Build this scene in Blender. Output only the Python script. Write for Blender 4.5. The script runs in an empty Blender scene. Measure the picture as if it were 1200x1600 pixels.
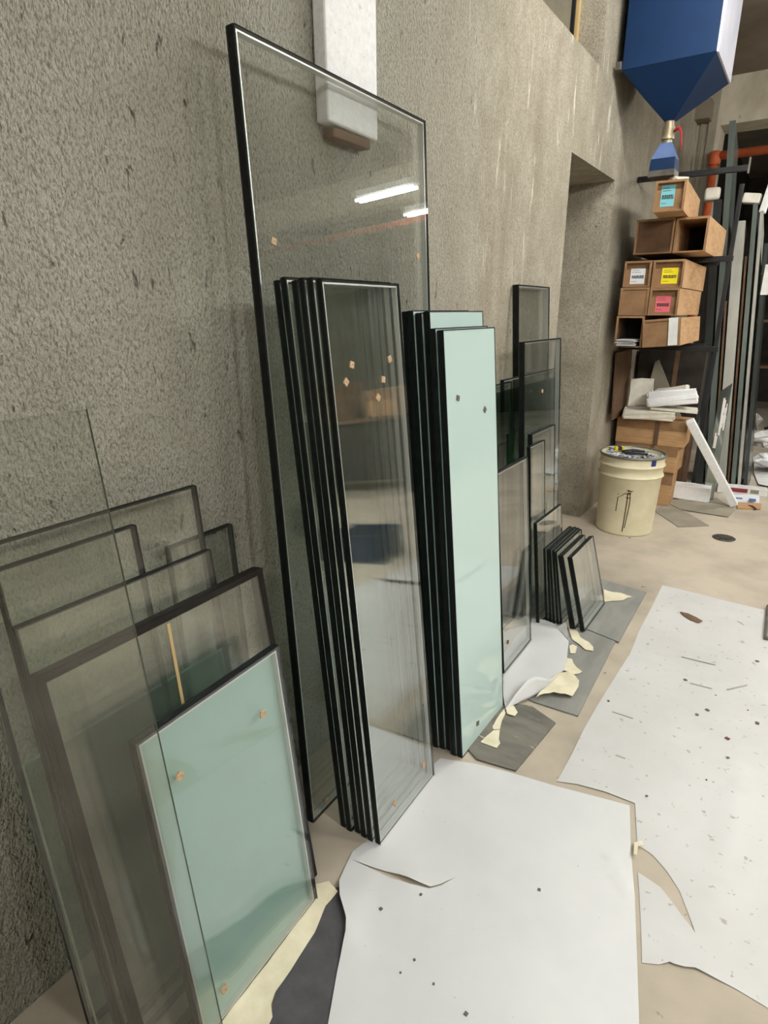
import bpy, bmesh, math, random
from mathutils import Vector, Matrix
from mathutils.geometry import delaunay_2d_cdt
random.seed(7)
sc = bpy.context.scene
COL = sc.collection
R = math.radians

# ---------------------------------------------------------------- camera
F = 945.0; CAMH = 1.45
def _basis():
    az, pit, rol = R(-33.95), R(18.33), R(0.17)
    fw = Vector((math.sin(az)*math.cos(pit), math.cos(az)*math.cos(pit), -math.sin(pit)))
    r = fw.cross(Vector((0, 0, 1))).normalized(); d = fw.cross(r)
    c, s = math.cos(rol), math.sin(rol)
    return c*r + s*d, -s*r + c*d, fw
CR, CD, CF = _basis()
CO = Vector((1.166, 0.0, CAMH))
cam = bpy.data.cameras.new('camera'); cam_o = bpy.data.objects.new('camera', cam); COL.objects.link(cam_o)
cam.sensor_fit = 'HORIZONTAL'; cam.sensor_width = 36.0; cam.lens = F/1200*36.0; cam.clip_start = 0.02
mw = Matrix((CR, -CD, -CF)).transposed().to_4x4(); mw.translation = CO
cam_o.matrix_world = mw
sc.camera = cam_o

# ---------------------------------------------------------------- world, exposure
w = bpy.data.worlds.new('world'); sc.world = w; w.use_nodes = True
w.node_tree.nodes['Background'].inputs[0].default_value = (0.9, 0.95, 1.0, 1)
w.node_tree.nodes['Background'].inputs[1].default_value = 0.02
sc.view_settings.view_transform = 'Standard'; sc.view_settings.look = 'None'
sc.view_settings.gamma = 1.0; sc.view_settings.use_curve_mapping = False
sc.view_settings.exposure = 0.0
sc.cycles.transparent_max_bounces = 96
sc.cycles.max_bounces = 14; sc.cycles.diffuse_bounces = 4; sc.cycles.glossy_bounces = 6
sc.cycles.sample_clamp_indirect = 6.0
TUBE = 205.0         # radiance of the fluorescent tubes
# fittings: centre, length along X
LAMPS = [((2.9, 0.7, 2.75), 1.2), ((1.05, 3.1, 3.25), 1.05), ((2.25, 5.3, 2.72), 0.62),
         ((2.15, 6.3, 2.72), 0.9), ((2.6, -1.9, 2.75), 1.2), ((3.0, 2.2, 2.75), 1.2), ((3.2, 3.4, 2.75), 1.2)]  # last fitting is added to brighten the far end

# ---------------------------------------------------------------- pixel helpers (photo pixels 1200x1600)
def ray(p): return CR*(p[0]-600) + CD*(p[1]-800) + CF*F
def pln(p, pt, n):
    d = ray(p); n = Vector(n); return CO + d*((Vector(pt)-CO).dot(n)/d.dot(n))
def fl(p, z=0.0): return pln(p, (0, 0, z), (0, 0, 1))
def wl(p, x=0.0): return pln(p, (x, 0, 0), (1, 0, 0))
def yp(p, y): return pln(p, (0, y, 0), (0, 1, 0))

# ---------------------------------------------------------------- materials
def srgb(r, g, b):
    f = lambda v: (v/255/12.92) if v/255 <= 0.04045 else ((v/255+0.055)/1.055)**2.4
    return (f(r), f(g), f(b), 1)
def newmat(name):
    m = bpy.data.materials.new(name); m.use_nodes = True
    nt = m.node_tree; nt.nodes.clear()
    out = nt.nodes.new('ShaderNodeOutputMaterial')
    return m, nt, out
class N:
    """tiny node-graph helper"""
    def __init__(s, nt): s.nt = nt
    def n(s, t, ins=None, **kw):
        nd = s.nt.nodes.new(t)
        for k, v in kw.items(): setattr(nd, k, v)
        for k, v in (ins or {}).items():
            if hasattr(v, 'is_output') or isinstance(v, bpy.types.NodeSocket): s.nt.links.new(v, nd.inputs[k])
            else: nd.inputs[k].default_value = v
        return nd
    def math(s, op, a, b=0.0, c=0.0, clamp=False):
        nd = s.n('ShaderNodeMath', operation=op, use_clamp=clamp)
        for i, v in enumerate((a, b, c)):
            if isinstance(v, bpy.types.NodeSocket): s.nt.links.new(v, nd.inputs[i])
            else: nd.inputs[i].default_value = v
        return nd.outputs[0]
    def mix(s, fac, a, b):
        nd = s.n('ShaderNodeMix', data_type='RGBA')
        for i, v in ((0, fac), (6, a), (7, b)):
            if isinstance(v, bpy.types.NodeSocket): s.nt.links.new(v, nd.inputs[i])
            else: nd.inputs[i].default_value = v
        return nd.outputs[2]
    def ramp(s, v, lo, hi):
        nd = s.n('ShaderNodeMapRange', {0: v, 1: lo, 2: hi, 3: 0.0, 4: 1.0}); nd.clamp = True
        return nd.outputs[0]
    def coords(s, scale=(1, 1, 1), rot=(0, 0, 0), kind='Object'):
        tc = s.n('ShaderNodeTexCoord')
        mp = s.n('ShaderNodeMapping', {0: tc.outputs[kind], 2: rot, 3: scale})
        return mp.outputs[0]
    def noise(s, vec, scale, detail=4.0, rough=0.6, dist=0.0):
        return s.n('ShaderNodeTexNoise', {'Vector': vec, 'Scale': scale, 'Detail': detail, 'Roughness': rough, 'Distortion': dist}).outputs[0]
def pmat(name, c1, c2=None, scale=6.0, rough=0.8, bump=0.0, bscale=40.0, metal=0.0, spec=0.3, stretch=(1, 1, 1), lo=.35, hi=.65, spots=None, spot_scale=20, spot_lo=.66):
    m, nt, out = newmat(name); g = N(nt)
    b = g.n('ShaderNodeBsdfPrincipled', {'Roughness': rough, 'Metallic': metal, 'Specular IOR Level': spec})
    co = g.coords(stretch)
    col = c1
    if c2 is not None:
        col = g.mix(g.ramp(g.noise(co, scale), lo, hi), c1, c2)
    if spots is not None:
        col = g.mix(g.ramp(g.noise(co, spot_scale, 3.0), spot_lo, spot_lo+.05), col, spots)
    if isinstance(col, bpy.types.NodeSocket): nt.links.new(col, b.inputs['Base Color'])
    else: b.inputs['Base Color'].default_value = col
    if bump:
        bp = g.n('ShaderNodeBump', {'Strength': bump, 'Distance': 0.004, 'Height': g.noise(co, bscale, 5.0)})
        nt.links.new(bp.outputs[0], b.inputs['Normal'])
    nt.links.new(b.outputs[0], out.inputs[0])
    return m
def glassmat(name, tint, ior=1.5, dirt=0.0, dirtcol=(.5, .5, .47, 1), refl=(1, 1, 1, 1)):
    """flat sheet glass: tinted straight-through transmission with a Fresnel mirror reflection"""
    m, nt, out = newmat(name); g = N(nt)
    geo = g.n('ShaderNodeNewGeometry')
    i = g.math('MULTIPLY_ADD', geo.outputs['Backfacing'], 1/ior-ior, ior)   # ratio seen from inside the sheet
    fr = g.n('ShaderNodeFresnel', {'IOR': i}).outputs[0]
    tr = g.n('ShaderNodeBsdfTransparent', {'Color': tint})
    gl = g.n('ShaderNodeBsdfGlossy', {'Color': refl, 'Roughness': 0.0})
    mx = g.n('ShaderNodeMixShader', {0: fr}); nt.links.new(tr.outputs[0], mx.inputs[1]); nt.links.new(gl.outputs[0], mx.inputs[2])
    last = mx
    if dirt:
        df = g.n('ShaderNodeBsdfDiffuse', {'Color': dirtcol})
        co = g.coords()
        fac = g.math('MULTIPLY', g.ramp(g.noise(co, 5.0, 5.0), .3, .8), dirt)
        m2 = g.n('ShaderNodeMixShader', {0: fac}); nt.links.new(mx.outputs[0], m2.inputs[1]); nt.links.new(df.outputs[0], m2.inputs[2])
        last = m2
    nt.links.new(last.outputs[0], out.inputs[0])
    return m
def frostmat(name, col, trans=0.35):
    """satin-etched back, polished front: diffuse pale green with a clear coat reflection"""
    m, nt, out = newmat(name); g = N(nt)
    df = g.n('ShaderNodeBsdfDiffuse', {'Color': col}); tl = g.n('ShaderNodeBsdfTranslucent', {'Color': col})
    a = g.n('ShaderNodeMixShader', {0: trans}); nt.links.new(df.outputs[0], a.inputs[1]); nt.links.new(tl.outputs[0], a.inputs[2])
    geo = g.n('ShaderNodeNewGeometry')
    i = g.math('MULTIPLY_ADD', geo.outputs['Backfacing'], 1/1.5-1.5, 1.5)
    fr = g.n('ShaderNodeFresnel', {'IOR': i}).outputs[0]
    gl = g.n('ShaderNodeBsdfGlossy', {'Color': (1, 1, 1, 1), 'Roughness': 0.0})
    b = g.n('ShaderNodeMixShader', {0: fr}); nt.links.new(a.outputs[0], b.inputs[1]); nt.links.new(gl.outputs[0], b.inputs[2])
    nt.links.new(b.outputs[0], out.inputs[0])
    return m
def emit(name, col, s):
    m, nt, out = newmat(name); g = N(nt)
    e = g.n('ShaderNodeEmission', {0: col, 1: s}); nt.links.new(e.outputs[0], out.inputs[0]); return m

def wall_material():
    m, nt, out = newmat('rough_cement_render'); g = N(nt)
    b = g.n('ShaderNodeBsdfPrincipled', {'Roughness': 0.92, 'Specular IOR Level': 0.15})
    tc = g.n('ShaderNodeTexCoord'); P0 = tc.outputs['Object']
    sep = g.n('ShaderNodeSeparateXYZ', {0: P0}); yy, zz = sep.outputs[1], sep.outputs[2]
    far = g.ramp(yy, 1.5, 2.6)
    diag = g.n('ShaderNodeMapping', {0: P0, 2: (R(28), 0, 0), 3: (1, 1.0, .55)}).outputs[0]
    fine = g.noise(diag, 190, 2.0, .55)
    mid = g.noise(diag, 75, 3.0, .6, .4)
    pits = g.noise(g.n('ShaderNodeMapping', {0: P0, 2: (R(30), 0, 0), 3: (1, 1.7, .6)}).outputs[0], 26, 3.0, .6, .5)
    pit = g.ramp(pits, .665, .73)
    big = g.noise(P0, 1.6, 4.0)
    streak = g.noise(g.n('ShaderNodeMapping', {0: P0, 3: (1, 1.4, .85)}).outputs[0], 3.4, 7.0, .75)
    lime = g.noise(g.n('ShaderNodeMapping', {0: P0, 3: (1, 7.0, .9)}).outputs[0], 2.4, 5.0, .7, .5)
    near_c = g.mix(g.ramp(big, .35, .7), srgb(170, 169, 158), srgb(152, 150, 138))
    far_c = g.mix(g.ramp(streak, .35, .68), srgb(178, 172, 157), srgb(144, 137, 122))
    far_c = g.mix(g.math('MULTIPLY', g.ramp(mid, .50, .62), .30), far_c, srgb(120, 110, 92))
    col = g.mix(far, near_c, far_c)
    col = g.mix(g.math('MULTIPLY', g.ramp(fine, .52, .36), .5), col, srgb(96, 92, 80))
    col = g.mix(g.math('MULTIPLY', pit, .62), col, srgb(66, 62, 54))
    st2 = g.noise(g.n('ShaderNodeMapping', {0: P0, 3: (1, 2.2, .22)}).outputs[0], 2.0, 5.0, .65, .4)
    col = g.mix(g.math('MULTIPLY', g.ramp(st2, .55, .72), .32), col, srgb(126, 112, 90))
    lm = g.math('MULTIPLY', g.ramp(lime, .61, .68), g.math('MULTIPLY', g.ramp(yy, 2.0, 2.5), g.ramp(zz, 1.3, 2.2)))
    lm = g.math('MULTIPLY', lm, g.ramp(yy, 4.4, 4.0))
    col = g.mix(g.math('MULTIPLY', lm, .8), col, srgb(226, 224, 214))
    low_dark = g.math('MULTIPLY', g.ramp(zz, .5, .0), g.ramp(g.noise(P0, 5, 4), .3, .6))  # patchy darker tone growing towards the floor
    col = g.mix(g.math('MULTIPLY', low_dark, .5), col, srgb(92, 88, 76))
    nt.links.new(col, b.inputs['Base Color'])
    h = g.math('ADD', g.math('MULTIPLY', fine, .5), g.math('ADD', mid, g.math('MULTIPLY', pit, -.9)))
    stg = g.math('MULTIPLY_ADD', far, -.55, .95)
    bp = g.n('ShaderNodeBump', {'Strength': stg, 'Distance': 0.017, 'Height': h})
    nt.links.new(bp.outputs[0], b.inputs['Normal']); nt.links.new(b.outputs[0], out.inputs[0])
    return m

M = {}
M['wall'] = wall_material()
M['concrete'] = pmat('board_marked_concrete', srgb(184, 176, 158), srgb(152, 144, 126), 3.0, .9, .5, 30, stretch=(1, 2, .6), spots=srgb(92, 86, 74), spot_scale=9, spot_lo=.68)
M['ceiling'] = pmat('ceiling_concrete', srgb(128, 119, 104), srgb(104, 96, 84), 1.5, .95, .3, 14)
M['floor'] = pmat('floor_concrete', srgb(190, 179, 162), srgb(152, 143, 128), 1.7, .75, .25, 60, spec=.35, lo=.38, hi=.7, spots=srgb(88, 82, 72), spot_scale=16, spot_lo=.70)
M['paper'] = pmat('white_coated_paper', srgb(210, 211, 211), srgb(200, 202, 203), 2.5, .38, .05, 14, spec=.4, spots=srgb(168, 166, 160), spot_scale=55, spot_lo=.72)
M['paper_dirty'] = pmat('scuffed_white_paper', srgb(202, 202, 201), srgb(190, 190, 188), 2.0, .5, .08, 14, spec=.35, spots=srgb(164, 161, 155), spot_scale=34, spot_lo=.64)
M['cream'] = pmat('cream_masking_paper', srgb(226, 220, 194), srgb(208, 200, 172), 12, .8, .2, 40)
M['slate'] = pmat('grey_fibre_board', srgb(142, 142, 137), srgb(124, 124, 119), 9, .75, .25, 90, stretch=(1, .3, 1))
M['slate2'] = pmat('scratched_fibre_board', srgb(120, 117, 108), srgb(92, 90, 84), 14, .75, .3, 90, stretch=(.3, 1, 1), spots=srgb(168, 162, 146), spot_scale=30, spot_lo=.64)
M['dark_mat'] = pmat('charcoal_rubber', srgb(82, 82, 84), srgb(66, 66, 68), 12, .8, .3, 80)
M['seal'] = pmat('black_sealant', (.006, .006, .007, 1), (.012, .012, .013, 1), 30, .55, .3, 60, spec=.2)
M['seal_brown'] = pmat('worn_black_tape', srgb(26, 21, 19), srgb(14, 12, 12), 20, .45, .2, 60, spec=.25)
M['spacer_d'] = pmat('dull_spacer', srgb(96, 98, 94), None, rough=.5, metal=.4)
M['spacer'] = pmat('aluminium_spacer', srgb(205, 208, 204), None, rough=.35, metal=.6)
M['gedge'] = pmat('green_cut_glass_edge', srgb(8, 26, 22), srgb(18, 48, 40), 20, .25, spec=.6)
M['gedge_m'] = pmat('mid_glass_edge', srgb(78, 88, 80), srgb(60, 70, 64), 20, .3, spec=.5)
M['gedge_l'] = pmat('pale_polished_glass_edge', srgb(140, 158, 146), srgb(110, 130, 118), 20, .3, spec=.6)
M['glass'] = glassmat('clear_float_glass', (.982, .988, .984, 1))
M['glass_d'] = glassmat('dusty_float_glass', (.98, .987, .983, 1), dirt=.035)
M['glass_l'] = glassmat('smeared_float_glass', (.955, .965, .955, 1), dirt=.04, dirtcol=(.42, .44, .40, 1))
M['glass_t'] = glassmat('dark_green_glass', (.48, .62, .55, 1))
M['glass_0'] = glassmat('grey_sheet_glass', (.905, .918, .905, 1), dirt=.02)
M['glass_m'] = glassmat('green_sheet_glass', (.72, .82, .77, 1), dirt=.1)
M['frost'] = frostmat('satin_green_glass', srgb(210, 233, 229), .25)
M['frost_2'] = frostmat('deeper_satin_green_glass', srgb(160, 192, 182), .25)
M['cork'] = pmat('cork', srgb(196, 170, 138), srgb(160, 130, 100), 200, .9)
M['cork_d'] = pmat('dark_cork', srgb(112, 104, 96), srgb(86, 78, 72), 200, .9)
M['cork_r'] = pmat('red_brown_cork', srgb(110, 72, 66), srgb(88, 58, 54), 200, .9)
M['foam'] = pmat('white_polystyrene', srgb(238, 239, 240), srgb(226, 228, 230), 60, .85, .25, 170, spots=srgb(196, 198, 200), spot_scale=120, spot_lo=.66)
M['foam_d'] = pmat('dusty_polystyrene', srgb(232, 229, 218), srgb(210, 205, 190), 8, .9, .3, 120, spots=srgb(120, 110, 96), spot_scale=22, spot_lo=.70)
M['card'] = pmat('corrugated_cardboard', srgb(190, 154, 114), srgb(170, 134, 96), 8, .9, .15, 60, stretch=(1, 1, 6))
M['card_d'] = pmat('dark_cardboard', srgb(104, 78, 58), srgb(80, 60, 44), 6, .9, .15, 60)
M['card_in'] = pmat('cardboard_flap', srgb(150, 118, 86), srgb(130, 100, 72), 9, .9)
M['lab_w'] = pmat('white_label', srgb(226, 230, 236), None, rough=.5)
M['lab_y'] = pmat('yellow_label', srgb(240, 222, 40), None, rough=.5)
M['lab_p'] = pmat('pink_label', srgb(222, 110, 122), None, rough=.5)
M['lab_t'] = pmat('teal_label', srgb(120, 186, 196), None, rough=.5)
M['ink'] = pmat('dark_ink', srgb(40, 40, 46), None, rough=.6)
M['blue'] = pmat('blue_enamel', srgb(12, 42, 78), srgb(9, 36, 68), 3, .62, .06, 50, spec=.2)
M['blue_l'] = pmat('faded_blue_enamel', srgb(96, 116, 158), srgb(70, 92, 140), 5, .5)
M['hopper_lit'] = pmat('painted_lit_steel', srgb(214, 214, 226), srgb(196, 200, 214), 4, .5)
M['steel'] = pmat('grey_steel', srgb(120, 116, 108), srgb(90, 86, 80), 10, .5, metal=.6)
M['brass'] = pmat('dull_brass_pipe', srgb(168, 158, 132), srgb(128, 118, 96), 20, .45, metal=.5)
M['black_steel'] = pmat('black_steel', srgb(34, 34, 36), srgb(24, 24, 26), 10, .5)
M['orange'] = pmat('orange_pipe_paint', srgb(196, 98, 58), srgb(170, 84, 52), 8, .5)
M['red'] = pmat('red_ribbon', srgb(170, 34, 46), None, rough=.6)
M['drum'] = pmat('cream_drum_paint', srgb(222, 215, 186), srgb(206, 198, 166), 5, .5, .05, 30, spec=.4, spots=srgb(170, 158, 118), spot_scale=14, spot_lo=.70)
M['drum_rim'] = pmat('drum_rim', srgb(120, 122, 110), None, rough=.4, metal=.5)
M['rust'] = pmat('brown_rust', srgb(84, 60, 30), srgb(60, 42, 22), 40, .8)
M['scrap'] = pmat('grey_scrap', srgb(232, 234, 238), srgb(150, 152, 160), 60, .4, metal=.1)
M['scrap_d'] = pmat('dark_tool_plastic', srgb(56, 58, 64), srgb(40, 42, 46), 30, .4)
M['yellow'] = pmat('yellow_plastic', srgb(222, 196, 40), None, rough=.4)
M['blue_tape'] = pmat('blue_tape', srgb(42, 54, 116), None, rough=.5)
M['wood'] = pmat('pale_wood', srgb(200, 178, 130), srgb(180, 154, 108), 6, .7, .1, 40, stretch=(1, 1, .1))
M['wood_b'] = pmat('brown_board', srgb(112, 88, 68), srgb(94, 72, 54), 5, .8, .1, 40)
M['board_g'] = pmat('grey_board', srgb(150, 144, 128), srgb(136, 130, 116), 6, .85)
M['pane_old'] = pmat('grimy_window_board', srgb(128, 122, 106), srgb(112, 106, 92), 6, .7)
M['mirror'] = pmat('mirror_strip', srgb(176, 184, 178), srgb(150, 158, 152), 5, .12, metal=.9)
M['strip_g'] = pmat('grey_green_glass_edge', srgb(108, 118, 112), srgb(84, 92, 88), 6, .25, stretch=(1, 1, .2), spec=.6)
M['strip_d'] = pmat('dark_glass_edge', srgb(58, 64, 62), srgb(42, 46, 46), 6, .25, stretch=(1, 1, .2), spec=.6)
M['strip_l'] = pmat('pale_glass_edge', srgb(178, 178, 170), srgb(150, 152, 146), 6, .3, stretch=(1, 1, .2))
M['film'] = pmat('crumpled_white_film', srgb(226, 226, 224), srgb(206, 206, 204), 10, .45, .3, 20)
M['red_print'] = pmat('dull_red_print', srgb(142, 62, 72), srgb(126, 52, 62), 9, .6)
M['junk_and_shade'] = pmat('dark_clutter_and_shade', srgb(58, 52, 46), srgb(40, 36, 32), 6, .85)  # dark clutter, also shade put inside boxes and under the rack
M['fixture'] = pmat('white_enamel', srgb(228, 230, 228), None, rough=.4)
M['tube'] = emit('fluorescent_tube', (1.0, .985, .935, 1), TUBE)
M['drain'] = pmat('cast_iron', srgb(62, 60, 58), srgb(90, 88, 84), 30, .6, metal=.4)

# ---------------------------------------------------------------- mesh helpers
def mk(name, vs, fs, mats, parent=None, smooth=False, mi=None):
    me = bpy.data.meshes.new(name); me.from_pydata([tuple(v) for v in vs], [], fs); me.validate(); me.update()
    for m in (mats if isinstance(mats, (list, tuple)) else [mats]): me.materials.append(M[m])
    if mi is not None:
        for p, i in zip(me.polygons, mi): p.material_index = i
    if smooth:
        for p in me.polygons: p.use_smooth = True
    return link(name, me, parent)
def link(name, me, parent=None):
    o = bpy.data.objects.new(name, me); COL.objects.link(o)
    if parent is not None: o.parent = parent
    return o
def tag(o, label, cat, group=None):
    o['label'] = label; o['category'] = cat
    if group: o['group'] = group
    return o
def struct(o): o['kind'] = 'structure'; return o
def thing(name, label, cat, loc=(0, 0, 0), group=None, mat=None):
    o = bpy.data.objects.new(name, None); COL.objects.link(o); o.empty_display_size = .05
    if mat is not None: o.matrix_world = mat
    else: o.location = loc
    return tag(o, label, cat, group)
BF = [(0, 3, 2, 1), (4, 5, 6, 7), (0, 1, 5, 4), (1, 2, 6, 5), (2, 3, 7, 6), (3, 0, 4, 7)]
def boxv(x0, x1, y0, y1, z0, z1):
    return [(x0, y0, z0), (x1, y0, z0), (x1, y1, z0), (x0, y1, z0), (x0, y0, z1), (x1, y0, z1), (x1, y1, z1), (x0, y1, z1)]
class MB:
    def __init__(s): s.v = []; s.f = []; s.m = []
    def add(s, v, f, m=0):
        k = len(s.v); s.v += [tuple(q) for q in v]; s.f += [tuple(i+k for i in q) for q in f]; s.m += [m]*len(f); return s
    def box(s, x0, x1, y0, y1, z0, z1, m=0): return s.add(boxv(x0, x1, y0, y1, z0, z1), BF, m)
    def bar(s, a, b, w, h, m=0, up=(0, 0, 1)):
        a, b = Vector(a), Vector(b); d = (b-a).normalized(); up = Vector(up)
        sx = d.cross(up)
        if sx.length < 1e-4: sx = d.cross(Vector((1, 0, 0)))
        sx.normalize(); sy = sx.cross(d).normalized()
        q = []
        for e in (a, b):
            for i, j in ((-1, -1), (1, -1), (1, 1), (-1, 1)): q.append(e+sx*(i*w/2)+sy*(j*h/2))
        return s.add(q, BF, m)
    def tube(s, pts, r, n=10, m=0):
        pts = [Vector(p) for p in pts]; k = len(s.v); prev = None
        for i, p in enumerate(pts):
            d = (pts[min(i+1, len(pts)-1)]-pts[max(i-1, 0)]).normalized()
            a = d.orthogonal().normalized() if prev is None else (prev-d*prev.dot(d)).normalized()
            prev = a; b = d.cross(a); rr = r[i] if isinstance(r, (list, tuple)) else r
            for j in range(n):
                t = 2*math.pi*j/n; s.v.append(tuple(p+a*(rr*math.cos(t))+b*(rr*math.sin(t))))
        for i in range(len(pts)-1):
            for j in range(n):
                s.f.append((k+i*n+j, k+i*n+(j+1) % n, k+(i+1)*n+(j+1) % n, k+(i+1)*n+j)); s.m.append(m)
        s.f.append(tuple(k+j for j in reversed(range(n)))); s.m.append(m)
        e = k+(len(pts)-1)*n; s.f.append(tuple(e+j for j in range(n))); s.m.append(m)
        return s
    def prism(s, poly, z0, z1, m=0):
        n = len(poly); A = sum(poly[i][0]*poly[(i+1) % n][1]-poly[(i+1) % n][0]*poly[i][1] for i in range(n))
        if A < 0: poly = poly[::-1]
        v = [(p[0], p[1], z0) for p in poly]+[(p[0], p[1], z1) for p in poly]
        f = [tuple(reversed(range(n))), tuple(range(n, 2*n))]+[(i, (i+1) % n, n+(i+1) % n, n+i) for i in range(n)]
        return s.add(v, f, m)
    def lathe(s, prof, n=40, m=0, c=(0, 0)):
        k = len(s.v)
        for r, z in prof:
            for j in range(n):
                t = 2*math.pi*j/n; s.v.append((c[0]+r*math.cos(t), c[1]+r*math.sin(t), z))
        for i in range(len(prof)-1):
            for j in range(n):
                s.f.append((k+i*n+j, k+i*n+(j+1) % n, k+(i+1)*n+(j+1) % n, k+(i+1)*n+j)); s.m.append(m)
        return s
    def build(s, name, mats, parent=None, smooth=False, bevel=0.0, seg=2, org=None, sharp=None):
        v = s.v if org is None else [(a[0]-org[0], a[1]-org[1], a[2]-org[2]) for a in s.v]
        o = mk(name, v, s.f, mats, parent, smooth, s.m)
        if bevel:
            bm = bmesh.new(); bm.from_mesh(o.data)
            bmesh.ops.remove_doubles(bm, verts=bm.verts, dist=1e-6)
            bmesh.ops.bevel(bm, geom=[e for e in bm.edges if e.calc_face_angle(0) > .5], offset=bevel, segments=seg, affect='EDGES', profile=.6)
            bm.to_mesh(o.data); bm.free()
        if sharp: o.data.set_sharp_from_angle(angle=R(sharp))
        return o
def roughen(o, amp, cuts=2, seed=0):
    """subdivide and jitter: broken foam, worn edges"""
    rnd = random.Random(seed); bm = bmesh.new(); bm.from_mesh(o.data)
    bmesh.ops.subdivide_edges(bm, edges=bm.edges[:], cuts=cuts, use_grid_fill=True)
    for v in bm.verts: v.co += Vector((rnd.uniform(-amp, amp), rnd.uniform(-amp, amp), rnd.uniform(-amp, amp)))
    bm.to_mesh(o.data); bm.free(); return o

# ================================================================ SETTING
YF = 6.9; ZC = 3.41; XR = 6.2; YB = -4.0
# left wall with a doorway niche and a window recess
def build_wall():
    mb = MB()
    ny0, ny1, nz = 3.468, 4.33, 2.225
    wy0, wy1, wz = 1.6, 3.825, 2.69
    D = .55
    def q(y0, y1, z0, z1, x=0.0): mb.add([(x, y0, z0), (x, y1, z0), (x, y1, z1), (x, y0, z1)], [(0, 1, 2, 3)])
    q(YB, wy0, 0, ZC); q(wy0, ny0, 0, wz); q(ny0, wy1, nz, wz); q(wy1, ny1, nz, ZC); q(ny1, YF+.3, 0, ZC)
    # niche: soffit, two jambs, back
    mb.add([(0, ny0, nz), (0, ny1, nz), (-D, ny1, nz), (-D, ny0, nz)], [(0, 1, 2, 3)])
    mb.add([(0, ny1, 0), (-D, ny1, 0), (-D, ny1, nz), (0, ny1, nz)], [(0, 1, 2, 3)])
    mb.add([(0, ny0, 0), (0, ny0, nz), (-D, ny0, nz), (-D, ny0, 0)], [(0, 1, 2, 3)])
    q(ny0, ny1, 0, nz, -D)
    # window recess: sill, jambs, back
    W = .2
    mb.add([(0, wy0, wz), (-W, wy0, wz), (-W, wy1, wz), (0, wy1, wz)], [(0, 3, 2, 1)])
    mb.add([(0, wy1, wz), (-W, wy1, wz), (-W, wy1, ZC), (0, wy1, ZC)], [(0, 1, 2, 3)])
    mb.add([(0, wy0, wz), (0, wy0, ZC), (-W, wy0, ZC), (-W, wy0, wz)], [(0, 1, 2, 3)])
    # outer skin so the wall has thickness
    mb.box(-.62, -.56, YB, YF+.3, 0, ZC)
    struct(mb.build('wall_left', 'wall'))
    t = struct(thing('window_1', 'boarded window with pale wooden frame above the sill', 'window', (-.17, wy1, wz)))
    org = (-.17, wy1, wz)
    MB().box(-.2, -.17, wy0, wy1, wz, ZC).build('board', 'pane_old', t, org=org)
    MB().box(-.17, -.135, wy1-.035, wy1, wz, ZC).build('frame_post', 'wood', t, org=org, bevel=.002)
    MB().box(-.17, -.135, wy0, wy0+.04, wz, ZC).build('frame_post', 'wood', t, org=org, bevel=.002)
    MB().box(-.169, -.15, wy1-.052, wy1-.036, wz, ZC).build('painted_shadow_gap', 'black_steel', t, org=org)  # solid black strip standing in for the shade beside the post
    MB().box(-.17, -.13, wy0+.04, wy1-.055, wz, wz+.02).build('frame_rail', 'wood', t, org=org, bevel=.002)
build_wall()
# projecting pier on the wall beyond the niche
f_ = MB(); f_.add([(-.6, YB, 0), (XR, YB, 0), (XR, 12, 0), (-.6, 12, 0)], [(0, 1, 2, 3)]); struct(f_.build('floor', 'floor'))
f_ = MB(); f_.box(-.6, XR, YB, 12, ZC, ZC+.2); struct(f_.build('ceiling', 'ceiling'))
f_ = MB(); f_.box(XR, XR+.2, YB, 12, 0, ZC); struct(f_.build('wall_right', 'concrete'))
f_ = MB(); f_.box(-.6, XR, YB-.2, YB, 0, ZC); struct(f_.build('wall_back', 'concrete'))
# far wall: pier, lintel, then the dark opening
f_ = MB(); f_.box(0, .19, YF, YF+.35, 0, ZC); f_.box(.19, XR, YF, YF+.35, 3.035, ZC)
struct(f_.build('wall_far', 'concrete'))
f_ = MB(); f_.box(-.6, XR, 12, 12.2, 0, ZC); struct(f_.build('wall_store_end', 'junk_and_shade'))
f_ = MB(); f_.box(-.6, 0, YF+.35, 12, 0, ZC); struct(f_.build('wall_store_left', 'junk_and_shade'))
f_ = MB(); f_.box(.1, .16, YF-.05, YF, 1.6, 3.36); f_.box(.03, .05, YF-.02, YF, .2, 3.38); struct(f_.build('trim_1', 'board_g'))

# ================================================================ LAMPS
for i, (c, L) in enumerate(LAMPS):
    t = thing('ceiling_light', ['twin fluorescent fitting hanging over the front of the glass racks', 'twin fluorescent fitting above the doorway niche', 'short fluorescent fitting on the room side of the box rack',
              'short fluorescent fitting hanging just before the dark opening', 'twin fluorescent fitting at the back of the workshop', 'twin fluorescent fitting in the middle of the workshop', 'added twin fluorescent fitting brightening the far end from across the room'][i], 'ceiling light', c, 'fluorescent ceiling lights')
    MB().box(-L/2, L/2, -.07, .07, .03, .08).build('housing', 'fixture', t, bevel=.006)
    for s in (-1, 1):
        MB().tube([(-L/2+.02, s*.04, .005), (L/2-.02, s*.04, .005)], .013, 10).build('fluorescent_tube', 'tube', t, smooth=True)
        MB().tube([(s*(L/2-.12), 0, .08), (s*(L/2-.12), 0, ZC-c[2])], .004, 6).build('hanging_rod', 'steel', t)

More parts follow.
